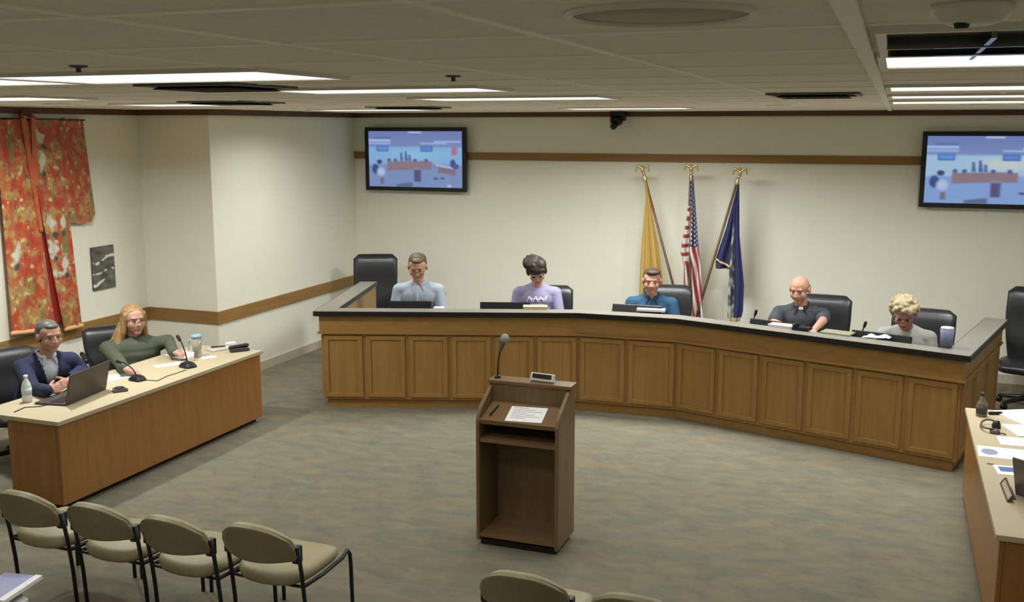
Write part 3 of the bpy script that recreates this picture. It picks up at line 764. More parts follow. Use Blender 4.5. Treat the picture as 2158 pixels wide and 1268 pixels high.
# ================================================================== CHAIRS
def rrect(w, t, n=20, p=4.0, cx=0, cy=0):
    out = []
    for j in range(n):
        a = 2 * pi * j / n; c, s = cos(a), sin(a)
        out.append((cx + w / 2 * math.copysign(abs(c) ** (2 / p), c), cy + t / 2 * math.copysign(abs(s) ** (2 / p), s)))
    return out
def exec_chair(loc, rz, label, top=1.1, w=.52, group='black leather swivel chairs', arm=0.0):
    """high backed swivel chair, seat faces -y"""
    t = thing('office_chair', label, 'chair', (loc[0], loc[1], 0), rz, group)
    m = MB()
    for k in range(5):
        a = 2 * pi * k / 5 + .3
        m.cap((0, 0, .10), (.27 * cos(a), .27 * sin(a), .068), .032, .018, 8)
    m.cap((0, 0, .07), (0, 0, .13), .045, .04, 14, flat=True)
    m.build('base', M_PLAST, t, local=True, smooth=True)
    for k in range(5):
        a = 2 * pi * k / 5 + .3; c = Vector((.275 * cos(a), .275 * sin(a), .029)); q = Vector((-sin(a), cos(a), 0))
        MB().cap(c - q * .022, c + q * .022, .029, .029, 14, flat=True).build('caster', M_PLAST, t, local=True, smooth=True)
    MB().cap((0, 0, .12), (0, 0, .38), .026, .022, 14, flat=True).build('gas_column', M_PLAST, t, local=True, smooth=True)
    m = MB(); rg = []
    for z, s in ((.385, .86), (.40, .96), (.43, 1.0), (.455, .97), (.47, .86)):
        rg.append([(x, y, z - .02 * (y < -.15)) for x, y in rrect(w * s, .50 * s, 28, 4, 0, -.02)])
    m.rings(rg).build('seat', M_LEATHER, t, local=True, smooth=True)
    m = MB(); rg = []; z0 = .43; N = 14
    for k in range(N + 1):
        f = k / N; z = z0 + (top - z0) * f
        ww = w * (.82 + .20 * sin(min(1, f * 1.25) * pi * .55)) * (1 if f < .93 else 1 - .22 * ((f - .93) / .07) ** 2)
        th = (.115 + .02 * sin(f * 9)) * (1 if f < .95 else .55)
        cy = .235 + .10 * f - .03 * sin(f * pi)
        rg.append([(x, y + .10 * (x / w) ** 2 * -1.0, z) for x, y in rrect(ww, th, 28, 3.2, 0, cy)])
    bk = m.rings(rg).build('backrest', M_LEATHER, t, local=True, smooth=True)
    zz = z0 + (top - z0) * .66
    m = MB(); m.rings([[(x, y - .022 - .10 * (x / w) ** 2, z) for x, y in rrect(w * s, .10, 24, 3.2, 0, .235 + .10 * ((z - z0) / (top - z0)))] for z, s in ((zz, .78), (zz + .02, .86), (top - .07, .86), (top - .04, .76))])
    m.build('head_pad', M_LEATHER, bk, local=True, smooth=True)
    m = MB(); m.cap((0, .10, .38), (0, .28, .40), .03, .02, 10).cap((0, .28, .40), (0, .30, .6), .022, .02, 10).build('back_bracket', M_PLAST, t, local=True, smooth=True)
    if True:
        for s in (-1, 1):
            x = s * (w / 2 + .035)
            MB().tube([(s * (w / 2 - .03), .05, .41), (x, .04, .44), (x + s * .01, .0, .60 + arm), (x, -.06, .655 + arm), (x, -.20, .66 + arm), (x, -.25, .645 + arm)], [.016, .018, .018, .024, .026, .018], 10).tube([(x, -.08, .65 + arm), (x, .10, .655 + arm), (x * .98, .22, .62 + arm)], [.024, .022, .016], 10).build('armrest', M_PLAST, t, local=True, smooth=True)
    return t
def audience_chair():
    t = thing('stacking_chair', 'olive beige stacking chair with black tube legs', 'chair', (0, 0, 0), 0, 'olive stacking chairs')
    w = .225; sz = .415
    # seat: padded, rolled rear edge bowed towards the back
    m = MB(); rg = []
    def so(s, d):
        pts = []
        for j in range(40):
            a = 2 * pi * j / 40; c, q = cos(a), sin(a)
            x = .222 * s * math.copysign(abs(c) ** .5, c); y = .225 + .235 * s * math.copysign(abs(q) ** .55, q)
            if y < .10: y -= .035 * (1 - (x / .23) ** 2)
            pts.append((x, y, sz + d - .035 * max(0, (y - .36) / .1) ** 2 + .012 * (x / .22) ** 2))
        return pts
    for s, d in ((.80, -.055), (.95, -.05), (1.0, -.028), (1.0, -.008), (.95, .012), (.82, .020)): rg.append(so(s, d))
    m.rings(rg).build('seat', M_VINYL, t, local=True, smooth=True)
    # backrest shell: curved in plan, rounded top
    nu, nv = 28, 12; vs_, fs_ = [], []
    for j in range(nv + 1):
        for i in range(nu + 1):
            u = i / nu * 2 - 1; v = j / nv
            hw = .215; x = u * hw * (1 - .10 * max(0, v - .6) / .4 * u * u)
            zt = .730 - .085 * abs(u) ** 2.4; zb = .525 + .015 * u * u
            z = zb + (zt - zb) * v
            y = -.015 - .075 * (1 - u * u) - .045 * v
            vs_.append((x, y, z))
    for j in range(nv):
        for i in range(nu): a = j * (nu + 1) + i; fs_.append((a, a + 1, a + nu + 2, a + nu + 1))
    me = bpy.data.meshes.new('backrest'); me.from_pydata(vs_, [], fs_)
    b = bmesh.new(); b.from_mesh(me); bmesh.ops.recalc_face_normals(b, faces=b.faces)
    r = bmesh.ops.solidify(b, geom=list(b.faces), thickness=.026); b.to_mesh(me); b.free()
    o = link_mesh('backrest', me, M_SHELL, t, True, True)
    md = o.modifiers.new('edge', 'BEVEL'); md.width = .008; md.segments = 3; md.limit_method = 'ANGLE'
    vp = [(x * .97, y + .022, z + .006) for x, y, z in vs_]  # paler vinyl pad added in front; its top edge stands for the lit rim
    me = bpy.data.meshes.new('back_pad'); me.from_pydata(vp, [], fs_)
    b = bmesh.new(); b.from_mesh(me); bmesh.ops.recalc_face_normals(b, faces=b.faces)
    bmesh.ops.solidify(b, geom=list(b.faces), thickness=.026); b.to_mesh(me); b.free()
    o = link_mesh('back_pad', me, M_VINYL, t, True, True)
    md = o.modifiers.new('edge', 'BEVEL'); md.width = .009; md.segments = 3; md.limit_method = 'ANGLE'
    for s in (-1, 1):
        x = s * w
        MB().tube([(x, .035, 0), (x, .02, .25), (x, 0, sz), (x, -.03, .60)], .0115, 10).build('leg', M_FRAME, t, local=True, smooth=True)
        MB().tube([(x, .0, sz - .045), (x, .20, sz - .055), (x, .40, sz - .045), (x, .455, sz - .02), (x + s * .004, .475, sz - .05), (x + s * .006, .48, sz - .12), (x + s * .008, .485, 0)], .0115, 10).build('leg', M_FRAME, t, local=True, smooth=True)
        MB().box(x - .018 - s * .012, x + .018 - s * .012, -.045, .005, .515, .605, .006).build('bracket', M_PLAST, t, local=True)
    MB().tube([(-w, .0, sz - .04), (-w * .8, .03, sz - .06), (w * .8, .03, sz - .06), (w, .0, sz - .04)], .009, 8).build('rear_rail', M_FRAME, t, local=True, smooth=True)
    return t
ac = audience_chair()
rows = [((-4.520, 4.27), 'olive stacking chair at the left end of the row, beside the oak desk corner'),
        ((-4.000, 4.26), 'olive stacking chair second from the oak desk corner'),
        ((-3.490, 4.25), 'olive stacking chair third from the oak desk corner'),
        ((-3.010, 4.32), 'olive stacking chair at the lectern end of its row, whole seat in view'),
        ((-1.505, 4.26), 'olive stacking chair right in front of the lectern, cut by the bottom edge'),
        ((-.955, 4.22), 'olive stacking chair right of the lectern, only its back top showing')]
for i, (p, lab) in enumerate(rows):
    if i == 0: ac.location = (p[0], p[1], 0); ac.rotation_euler = (0, 0, -.04); ac['label'] = lab
    else: dup(ac, (p[0], p[1], 0), (-.03, -.05, -.02, -.02, -.03)[i - 1], lab)

# ================================================================== PEOPLE
M_EYE = mat('eye', (52, 44, 40), .2)
M_LIP = mat('lips', (146, 92, 80), .5)
M_GLASSES = mat('dark spectacles', (84, 62, 54), .3)
def add_hand(m, w, d, nrm, S, curl=.5, thumb=1):
    """palm, four unequal bent fingers and a thumb leaving the side near the wrist; nrm points out of the palm"""
    d = d.normalized(); nrm = (nrm - d * nrm.dot(d)).normalized(); sd = d.cross(nrm)
    m.cap(w, w + d * .03 * S, .024 * S, .029 * S, 10)
    for o in (-.024, -.008, .008, .024): m.cap(w + d * .015 * S + sd * o * .8 * S, w + d * .085 * S + sd * o * S, .016 * S, .0125 * S, 8)
    for o, L in ((-.029, .058), (-.0098, .072), (.0098, .078), (.029, .070)):
        p = w + d * .085 * S + sd * o * S; dd = d.copy(); seg = L * S / 3
        for q in range(3):
            dd = (dd + nrm * curl * .55).normalized(); p2 = p + dd * seg * (1.15 - .12 * q)
            m.cap(p, p2, (.0098 - .0008 * q) * S, (.009 - .0008 * q) * S, 8); p = p2
    p = w + d * .03 * S + sd * thumb * .026 * S; a = (d + sd * thumb * .9 + nrm * .3).normalized()
    m.cap(p, p + a * .04 * S, .0135 * S, .0115 * S, 8); m.cap(p + a * .04 * S, p + a * .04 * S + (a + d * .6).normalized() * .03 * S, .0112 * S, .0095 * S, 8)
def person(label, root, rz, head, S=1.1, pitch=.2, hyaw=0.0, roll=0.0, shw=.21, girth=1.0, belly=0.0, sc_back=.06, sc_drop=.200, skin=(184, 138, 116), top=(150, 160, 170), pants=(50, 52, 60), sleeve='long', elbows=None, wrists=None, hair=None, collar=None, glasses=False, lapel=None, extra=None, hand_dir=None, hand_nrm=None, curl=.5, seat=.50):
    t = thing('person', label, 'person', (root[0], root[1], 0), rz)
    inv = base_matrix(t).inverted()
    hc = inv @ Vector(head)
    HR = Euler((pitch, roll, 0)).to_matrix(); HR = Matrix.Rotation(hyaw, 3, 'Z') @ HR @ Matrix.Diagonal((1.10, 1.0, .97))
    def H(p): return hc + HR @ (Vector(p) * S)
    sc = Vector((hc.x * .7, hc.y + sc_back + .07 * sin(pitch), hc.z - sc_drop * S))
    hip = Vector((0, .02, seat + .06))
    nb = sc + Vector((0, .005, .035))
    loc = lambda p: inv @ Vector(p)
    el, wr = [], []
    for i, s in enumerate((-1, 1)):
        el.append(loc(elbows[i]) if elbows else Vector((sc.x + s * (shw + .045), sc.y - .05, sc.z - .27 * S)))
        wr.append(loc(wrists[i]) if wrists else Vector((sc.x + s * .16, sc.y - .33, .80)))
    sh = [sc + Vector((s * shw * .95, .0, -.035)) for s in (-1, 1)]
    def torso(m, g, neck=True):
        up = sc - hip
        m.ell(hip + Vector((0, 0, .02)), (.175 * girth + g, .125 * girth + g, .12 + g))
        for f, rx, ry, dy in ((.25, .160, .115, -belly), (.45, .160, .115, -belly * .8), (.65, .168, .118, -belly * .3), (.82, .165, .105, 0)):
            m.ell(hip + up * f + Vector((0, dy, 0)), (rx * girth * S * .95 + g, (ry * girth + belly * .5) * S * .95 + g, .13 + g))
        m.ell(sc + Vector((0, .005, -.09)), (shw * .98 + g, .098 * S * (1 + .3 * (girth - 1)) + g, .115 * S + g))
        for s in (0, 1):
            m.cap(sc + Vector((0, 0, -.02)), sh[s], .062 * S + g, .055 * S + g, 12)
            m.cap(nb + Vector((0, .01, .0)), sc.lerp(sh[s], .8) + Vector((0, .0, .0)), .046 * S + g, .046 * S + g, 10)
    def arms(m, g, upto='wrist'):
        for s in (0, 1):
            if upto == 'short':
                m.cap(sh[s], sh[s].lerp(el[s], .72), .056 * S + g, .055 * S + g, 12)
            else:
                m.cap(sh[s], el[s], .055 * S + g, .046 * S + g, 12)
                w_ = el[s].lerp(wr[s], .97)
                m.cap(el[s], w_, .046 * S + g, .032 * S + g, 12)
    knees = [Vector((s * .12, -.42, seat + .04)) for s in (-1, 1)]; ank = [Vector((s * .13, -.40, .09)) for s in (-1, 1)]
    def legs(m, g):
        for s in (0, 1):
            m.cap(hip + Vector(((-1, 1)[s] * .09, 0, -.01)), knees[s], .085 + g, .06 + g, 12)
            m.cap(knees[s], ank[s], .058 + g, .040 + g, 12)
    # body
    m = MB()
    torso(m, -.004); legs(m, -.004)
    for s in (0, 1):
        m.cap(sh[s], el[s], .048 * S, .040 * S, 12); m.cap(el[s], wr[s], .040 * S, .026 * S, 12)
        d = hand_dir[s] if hand_dir else (wr[s] - el[s]) * Vector((.5, 1, .3))
        if hand_dir: d = inv.to_3x3() @ Vector(d)
        add_hand(m, wr[s], d, inv.to_3x3() @ Vector(hand_nrm) if hand_nrm else Vector((0, 0, -1)), S, curl, thumb=(1, -1)[s])
        m.cap(ank[s], ank[s] + Vector((0, -.15, -.045)), .036, .03, 10)
    m.cap(nb - Vector((0, 0, .03)), H((0, .025, -.06)), .056 * S, .054 * S, 14)
    e = lambda c, r: m.ell(H(c), tuple(q * S for q in r), HR)
    e((0, .015, .035), (.077, .098, .086)); e((0, -.028, -.035), (.062, .068, .082)); e((0, -.062, -.096), (.030, .028, .024))
    m.cap(H((0, -.092, .012)), H((0, -.108, -.024)), .008 * S, .0115 * S, 8); e((-.011, -.099, -.028), (.008, .008, .007)); e((.011, -.099, -.028), (.008, .008, .007))
    e((0, -.072, .034), (.052, .015, .014)); e((-.035, -.064, -.028), (.028, .022, .032)); e((.035, -.064, -.028), (.028, .022, .032))
    for s in (-1, 1): e((s * .079, .012, -.005), (.012, .024, .034))
    m.fuse('body', mat('skin %d %d %d' % skin, skin, .55, vary=.05, scale=25), t, .0065, 2, .5, local=True)
    for s in (-1, 1): MB().ell(H((s * .031, -.081, .010)), (.012 * S, .009 * S, .0058 * S), HR, 10, 8).build('eye', M_EYE, t, local=True, smooth=True)
    MB().ell(H((0, -.0905, -.066)), (.019 * S, .009 * S, .0050 * S), HR, 12, 8).build('mouth', M_LIP, t, local=True, smooth=True)
    # clothes
    mt = mat('cloth %d %d %d' % top, top, .85, vary=.10, scale=9, bump=.25)
    m = MB(); torso(m, .012); arms(m, .011, 'short' if sleeve == 'short' else 'wrist')
    ny = nb
    if lapel:
        sh_col = lapel
        def vcut(co):
            f = (co.z - (hip.z + .12)) / (sc.z - hip.z - .10)
            return co.y < sc.y + .01 and f > 0 and abs(co.x - sc.x) < .010 + .062 * min(1, f)
        m2 = MB(); torso(m2, .004)
        m2.fuse('shirt', mat('cloth %d %d %d' % sh_col, sh_col, .8, vary=.05, scale=9), t, .008, 6, local=True)
        o = m.fuse('jacket', mt, t, .008, 6, local=True, cut=vcut)
        md = o.modifiers.new('cloth', 'SOLIDIFY'); md.thickness = .006; md.offset = 1
    else:
        m.fuse('shirt' if sleeve != 'sweater' else 'sweater', mt, t, .008, 9, local=True)
    m = MB(); legs(m, .010); m.ell(hip + Vector((0, 0, 0)), (.185 * girth, .135 * girth, .11)); m.fuse('trousers', mat('cloth %d %d %d' % pants, pants, .9), t, .011, 2, local=True)
    for s in (0, 1): MB().cap(ank[s] + Vector((0, .04, -.05)), ank[s] + Vector((0, -.17, -.055)), .042, .036, 12, sx=1.1).build('shoe', M_PLAST, t, local=True, smooth=True)
    if collar:
        cm = mat('cloth %d %d %d' % collar, collar, .8, vary=.05, scale=9); m = MB(); pts = []
        for k in range(13):
            a = -pi * .5 + (k - 6) / 6 * pi * .86 + pi
            pts.append(nb + Vector((.066 * S * cos(a), .064 * S * sin(a) - .004, .020 + .022 * sin(a))))
        m.tube(pts, .017, 8)
        for s, k in ((1, 0), (-1, 12)):
            m.cap(pts[k], pts[k] + Vector((0 - .0 * s + (.012 if k == 0 else -.012) * 0 + (pts[k].x - nb.x) * .8, -.03, -.055)), .018, .010, 8, sx=.6)
        m.build('collar', cm, t, local=True, smooth=True)
    if hair:
        col, fn = hair; m = MB(); fn(m, H, HR, S, sc, nb)
        m.fuse('hair', mat('hair %d %d %d' % col, col, .55, vary=.30, scale=45, bump=.4), t, .0075, 2, local=True)
    if glasses:
        m = MB()
        for s in (-1, 1):
            m.tube([H((s * .033 + .027 * cos(2 * pi * k / 16), -.108 + .006 * abs(cos(2 * pi * k / 16)), .006 + .019 * sin(2 * pi * k / 16))) for k in range(16)], .0018 * S, 6, closed=True)
            m.tube([H((s * .060, -.100, .012)), H((s * .078, -.05, .012)), H((s * .082, .02, .006))], .0026 * S, 6)
        m.tube([H((-.008, -.108, .010)), H((0, -.110, .012)), H((.008, -.108, .010))], .0026 * S, 6)
        m.build('spectacles', M_GLASSES, t, local=True, smooth=True)
    if extra: extra(t, H, HR, S, sc, nb, hip)
    return t
def hair_short(m, H, HR, S, sc, nb):
    e = lambda c, r: m.ell(H(c), tuple(q * S for q in r), HR)
    e((0, .034, .058), (.080, .094, .073)); e((0, .06, .01), (.081, .068, .085)); e((0, -.026, .090), (.050, .044, .026))
    for s in (-1, 1): e((s * .068, .022, .028), (.014, .028, .040))
    rn = random.Random(11)
    for k in range(40):
        a, b = rn.uniform(.15, pi - .15), rn.uniform(.2, 1.5); e((.074 * cos(a) * cos(b), .034 + .084 * sin(a) * cos(b) - .03 * (b > .9), .058 + .062 * sin(b)), (.013, .016, .010))
def hair_crop(m, H, HR, S, sc, nb):
    hair_short(m, H, HR, S, sc, nb); m.ell(H((.01, -.04, .108)), (.06 * S, .045 * S, .026 * S), HR)
def hair_fringe(m, H, HR, S, sc, nb):
    e = lambda c, r: m.ell(H(c), tuple(q * S for q in r), HR)
    e((0, .052, .000), (.078, .066, .055))
    for s in (-1, 1): e((s * .066, .015, .018), (.0145, .03, .035))
def hair_piled(m, H, HR, S, sc, nb):
    e = lambda c, r: m.ell(H(c), tuple(q * S for q in r), HR)
    e((0, .02, .055), (.088, .104, .088)); e((0, .06, .0), (.086, .07, .09)); e((-.026, .03, .100), (.088, .086, .060)); e((.0, -.010, .088), (.086, .084, .056)); e((.035, .0, .10), (.060, .070, .055)); e((-.045, .02, .118), (.062, .064, .042))
    for k in range(9):
        a = k * .7; e((-.03 + .055 * cos(a), .03 + .055 * sin(a), .135), (.022, .022, .018))
    for s in (-1, 1): e((s * .074, -.01, .02), (.018, .04, .06))
    e((.02, -.065, .095), (.06, .03, .028))
def hair_curly(m, H, HR, S, sc, nb):
    e = lambda c, r: m.ell(H(c), tuple(q * S for q in r), HR, 10, 8)
    e((0, .025, .055), (.090, .10, .088)); e((0, .05, 0), (.090, .075, .10))
    rn = random.Random(3)
    for k in range(90):
        a, b = rn.uniform(0, 2 * pi), rn.uniform(-.5, 1.45)
        p = (.094 * cos(a) * cos(b), .02 + .104 * sin(a) * cos(b), .05 + .094 * sin(b))
        if p[1] < -.035 and p[2] < .075: continue
        e(p, (.022, .022, .020))
def hair_long(m, H, HR, S, sc, nb):
    e = lambda c, r: m.ell(H(c), tuple(q * S for q in r), HR)
    e((0, .030, .055), (.083, .098, .080)); e((0, .06, -.02), (.086, .065, .11))
    for s in (-1, 1):
        m.cap(H((s * .068, -.005, .05)), H((s * .082, -.0, -.09)), .028 * S, .026 * S, 10)
        m.cap(H((s * .082, .0, -.09)), H((s * .10, .02, -.19)), .026 * S, .024 * S, 10)
    for k in range(6):
        x = -.11 + .022 * k
        m.cap(H((x * .6, .075, -.05)), H((x * 1.15, .10, -.22)), .034 * S, .034 * S, 10); m.cap(H((x * 1.15, .10, -.22)), H((x * 1.3 - .03, .11, -.36 + .02 * (k % 3))), .034 * S, .02 * S, 10)
    m.cap(H((-.10, .03, -.16)), H((-.15, -.02, -.30)), .034 * S, .026 * S, 10)
    m.cap(H((-.085, .04, -.10)), H((-.14, .03, -.27)), .038 * S, .03 * S, 10)

# --- behind the bench
h1 = at_y(880, 563, 9.62)
def pocket(t, H, HR, S, sc, nb, hip):
    MB().tube([sc + Vector((0, -.112 * S + .004, -.02)), sc + Vector((0, -.135 * S, -.12)), sc + Vector((0, -.142 * S, -.22))], .004, 6).build('button_placket', mat('pale placket', (176, 190, 204), .8), t, local=True, smooth=True)
p1 = (h1.x - .06, h1.y + .16)
person('man in pale blue long-sleeved shirt reading, beside the empty black chair', p1, .36, h1, 1.1, .42, shw=.22, top=(154, 164, 176), skin=(182, 136, 114), hair=((78, 66, 48), hair_short), collar=(160, 170, 182), glasses=True, extra=pocket)
h2 = at_y(1131, 570, 9.98)
def tee_print(t, H, HR, S, sc, nb, hip):
    from mathutils.bvhtree import BVHTree
    sh = [c for c in t.children if c.name.startswith('shirt')][0].data
    tree = BVHTree.FromPolygons([v.co for v in sh.vertices], [tuple(p.vertices) for p in sh.polygons])
    def on(x, z):
        hit = tree.ray_cast(Vector((sc.x + x, -2, sc.z + z)), Vector((0, 1, 0)))[0]
        return (hit or Vector((sc.x + x, sc.y - .16, sc.z + z))) + Vector((0, -.001, 0))
    m = MB(); rn = random.Random(5)
    for k in range(7):
        x = -.09 + .03 * k; q = .012 * (1 if k % 2 else -1)
        m.tube([on(x - q, -.055 - .008 * (k % 3)), on(x, -.085), on(x + q, -.115)], .0075, 6)
        if k % 2: m.tube([on(x - .015, -.085), on(x + .018, -.083)], .006, 6)
    for k in range(5):
        x = -.055 + .028 * k; m.tube([on(x, -.135), on(x + .012, -.15), on(x + .004, -.165)], .006, 6)
    m.build('shirt_print', mat('white print', (228, 228, 240), .8), t, local=True, smooth=True)
p2 = (h2.x - .05, h2.y + .18)
def headband(t, H, HR, S, sc, nb, hip):
    tee_print(t, H, HR, S, sc, nb, hip)
person('woman in lavender printed top with dark piled-up hair, head bowed low', p2, .30, h2, 1.1, .85, roll=-.12, shw=.20, top=(142, 138, 170), skin=(184, 144, 126), hair=((46, 36, 26), hair_piled), extra=headband)
h3 = at_y(1374, 592, 10.22)
p3 = (h3.x - .03, h3.y + .17)
person('man in teal polo shirt seated in front of the gold flag', p3, .2, h3, 1.04, .18, shw=.215, top=(38, 74, 100), skin=(180, 134, 114), hair=((70, 52, 42), hair_crop), collar=(34, 66, 90), sleeve='short')
h4 = at_y(1685, 610, 9.98)
p4 = (h4.x + .06, h4.y + .18)
def undershirt(t, H, HR, S, sc, nb, hip):
    MB().ell(nb + Vector((0, -.058 * S, -.012)), (.032, .016, .02)).build('undershirt', M_PAPER, t, local=True, smooth=True)
el4 = [at_y(1630, 680, 9.88), at_y(1734, 676, 9.84)]; wr4 = [at_y(1660, 690, 9.48), at_y(1714, 697, 9.45)]
person('balding man in charcoal polo shirt looking down to one side', p4, .02, h4, 1.06, .32, hyaw=-.28, shw=.215, top=(60, 64, 70), skin=(184, 138, 116), hair=((120, 106, 84), hair_fringe), collar=(50, 52, 58), sleeve='short', extra=undershirt, elbows=el4, wrists=wr4)
h5 = at_y(1906, 660, 9.60)
p5 = (h5.x + .05, h5.y + .2)
person('woman with curly blond hair in grey top bent over her papers', p5, -.12, h5, 1.1, .72, shw=.205, top=(152, 152, 149), skin=(178, 132, 116), hair=((164, 148, 114), hair_curly), glasses=True, sc_back=.13, sc_drop=.185)
# --- left desk
hm = at_x(104, 708, -6.38)
pm = (hm.x - .24, hm.y + .06)
wm = [at_z(99, 823, .745), at_z(143, 803, .76)]
em = [Vector((-6.31, 6.02, .70)), Vector((-6.33, 6.58, .72))]
person('man in navy blazer and open white shirt with clasped hands behind the laptop', pm, 1.12, hm, 1.04, .14, hyaw=.12, shw=.205, top=(33, 37, 64), skin=(174, 130, 108), hair=((84, 80, 74), hair_short), collar=(196, 198, 208), lapel=(190, 194, 206), elbows=em, wrists=wm, hand_dir=[(.15, .95, -.05), (.25, -.9, -.05)], hand_nrm=(-.9, 0, -.35), curl=.8, seat=.43)
hw = at_x(282, 674, -6.45)
pw = (hw.x - .16, hw.y + .08)
ww_ = [at_z(262, 776, .75), at_z(366, 742, .76)]
ew = [Vector((-6.36, hw.y - .34, .72)), Vector((-6.36, hw.y + .34, .76))]
person('woman with long blond hair, spectacles and dark green sweater at the left desk', pw, .86, hw, 1.1, .08, hyaw=.28, shw=.235, girth=1.4, belly=.06, seat=.42, top=(76, 82, 66), skin=(190, 146, 126), hair=((152, 120, 80), hair_long), glasses=True, sleeve='sweater', elbows=ew, wrists=ww_, hand_dir=[(.6, .25, -.25), (.6, .4, -.15)], curl=.55)

# chairs for them, and the two empty ones
def behind(p, rz, d=.06): return (p[0] - sin(rz) * d, p[1] + cos(rz) * d)
exec_chair(behind(p1, .36, .05), .36, 'black swivel chair hidden behind the man in pale blue', .98)
exec_chair((p2[0] + .09, p2[1] + .10), .30, 'black swivel chair behind the woman in lavender, one corner showing', 1.03)
exec_chair((p3[0] + .14, p3[1] + .10), .2, 'black swivel chair behind the man in teal', 1.07)
exec_chair((p4[0] + .13, p4[1] + .10), -.05, 'black swivel chair behind the balding man', 1.09)
exec_chair((p5[0] + .10, p5[1] + .14), -.12, 'black swivel chair behind the curly blond woman', 1.06, w=.56)
exec_chair((pm[0] - .10, pm[1] - .10), 1.25, 'black swivel chair behind the man in navy, cut by the left edge', .90, w=.62)
exec_chair((pw[0] - .16, pw[1] + .06), .86, 'black swivel chair behind the woman in green', .86, w=.56)
ec = at_y(800, 580, 11.2)
exec_chair((ec.x + .03, ec.y - .2), .42, 'empty black high-backed chair in the corner behind the bench', 1.185, w=.54, arm=.11)
rc = at_y(2168, 680, 11.3)
exec_chair((rc.x, rc.y - .28), -.25, 'empty black high-backed chair at the right edge behind the bench', 1.16, w=.56)

# ================================================================== THINGS ON THE BENCH
def monitor(pl, pr, label, ztop, tilt=.35, h=.30):
    """desk monitor seen from behind, leaning towards its user; pl, pr = ends of its upper edge"""
    c = (pl + pr) / 2; a = math.atan2(pr.y - pl.y, pr.x - pl.x); w = (pr - pl).length
    t = thing('monitor', label, 'monitor', (c.x, c.y, .73), a, 'monitors on the council bench')
    M = Matrix.Translation((0, 0, ztop - .73)) @ Matrix.Rotation(-tilt, 4, 'X')
    MB().box(-w / 2, w / 2, -.022, .022, -h, 0, .008, M).build('case', M_PLAST, t, local=True)
    MB().box(-w / 2 + .015, w / 2 - .015, .0225, .0245, -h + .02, -.015, 0, M).build('screen', mat('dark screen', (16, 18, 24), .15), t, local=True)
    MB().cap(M @ Vector((0, -.02, -h * .5)), (0, -.04, .02), .025, .03, 10).build('stand', M_PLAST, t, local=True, smooth=True)
    MB().prism([(-.12, -.12), (.12, -.12), (.12, .06), (-.12, .06)], 0, .015, .004).build('base', M_PLAST, t, local=True)
    return t
def mpair(x0, y0, x1, y1, Y0, Y1): return at_y(x0, y0, Y0), at_y(x1, y1, Y1)
def fy(px, d):
    """depth of the bench front (plus d) under picture column px, by marching along the plan line"""
    best = None
    for k in range(200):
        Y = 8.4 + .01 * k; q = at_y(px, 660, Y)
        for a, b in zip(PL[1:5], PL[2:5]):
            if a.x <= q.x <= b.x:
                yl = a.y + (b.y - a.y) * (q.x - a.x) / (b.x - a.x) + d
                if best is None or abs(yl - Y) < best[0]: best = (abs(yl - Y), Y)
    return best[1]
for x0, y0, x1, y1, lab, tl in ((820, 634, 910, 634, 'black monitor in front of the man in pale blue', .2), (1012, 636, 1117, 637, 'black monitor left of the woman in lavender', .2),
                            (1292, 641, 1396, 645, 'black monitor in front of the man in teal', .5), (1583, 672, 1700, 683, 'black monitor in front of the balding man', .3),
                            (1797, 693, 1922, 711, 'black monitor in front of the curly blond woman', .3)):
    a, b = mpair(x0, y0, x1, y1, fy(x0, .30), fy(x1, .30)); monitor(a, b, lab, (a.z + b.z) / 2, tl)
def desk_mic(base, head, label, group, dz=0.0, size=1.0):
    t = thing('desk_microphone', label, 'microphone', base, group=group)
    b = Vector(base); a = math.atan2(head.y - b.y, head.x - b.x)
    M = Matrix.Translation(b) @ Matrix.Rotation(a, 4, 'Z')
    m = MB(); s = size
    m.rings([[(x * s, y * s, z * s) for x, y in rrect(w, d, 24, 4)] for w, d, z in ((.13, .10, 0), (.13, .10, .012), (.09, .075, .034), (.04, .04, .042))], M=M)
    m.build('base', M_PLAST, t, smooth=False)
    mid = b.lerp(head, .5) + Vector((0, 0, .05 * s))
    pts = [b + Vector((0, 0, .03 * s)), b.lerp(mid, .5) + Vector((0, 0, .03 * s)), mid, mid.lerp(head, .6) + Vector((0, 0, .01)), head]
    MB().tube(pts, .0055, 8).build('gooseneck', M_FRAME, t, smooth=True)
    d = (head - mid).normalized(); MB().cap(head - d * .01, head + d * .03, .012 * s, .014 * s, 12).build('capsule', M_PLAST, t, smooth=True)
    return t
for px, py, bx, lab in ((1592, 661, 1580, 'small gooseneck microphone beside the balding man'), (1822, 686, 1806, 'small gooseneck microphone beside the curly blond woman')):
    Y = fy(px, .36); hd = at_y(px, py, Y); q = at_y(bx, py + 30, Y + .03); desk_mic((q.x, q.y, .73), hd, lab, 'bench microphones')
def onledge(px, py): return at_z(px, py, CT)
def sheet(name, label, cat, c, w, d, rz, z, col=None, h=.002, group=None, lines=0, parts=()):
    """paper or card lying flat"""
    M = Matrix.Translation((c.x, c.y, z)) @ Matrix.Rotation(rz, 4, 'Z')
    t = thing(name, label, cat, (c.x, c.y, z), rz, group)
    MB().box(-w / 2, w / 2, -d / 2, d / 2, 0, h, 0).build('sheet', col or M_PAPER, t, local=True)
    if lines:
        m = MB()
        for k in range(lines): m.box(-w * .36, w * (.30 - .1 * (k % 3)), d * .34 - k * d * .7 / lines, d * .34 - k * d * .7 / lines + d * .02, h, h + .0004)
        m.build('print', M_INK, t, local=True)
    for fn in parts: fn(t)
    return t
c = onledge(1128, 650); sheet('document_tray', 'beige flat tray on the ledge in front of the woman in lavender', 'tray', c, .24, .12, .32, CT, M_LAM, .028)
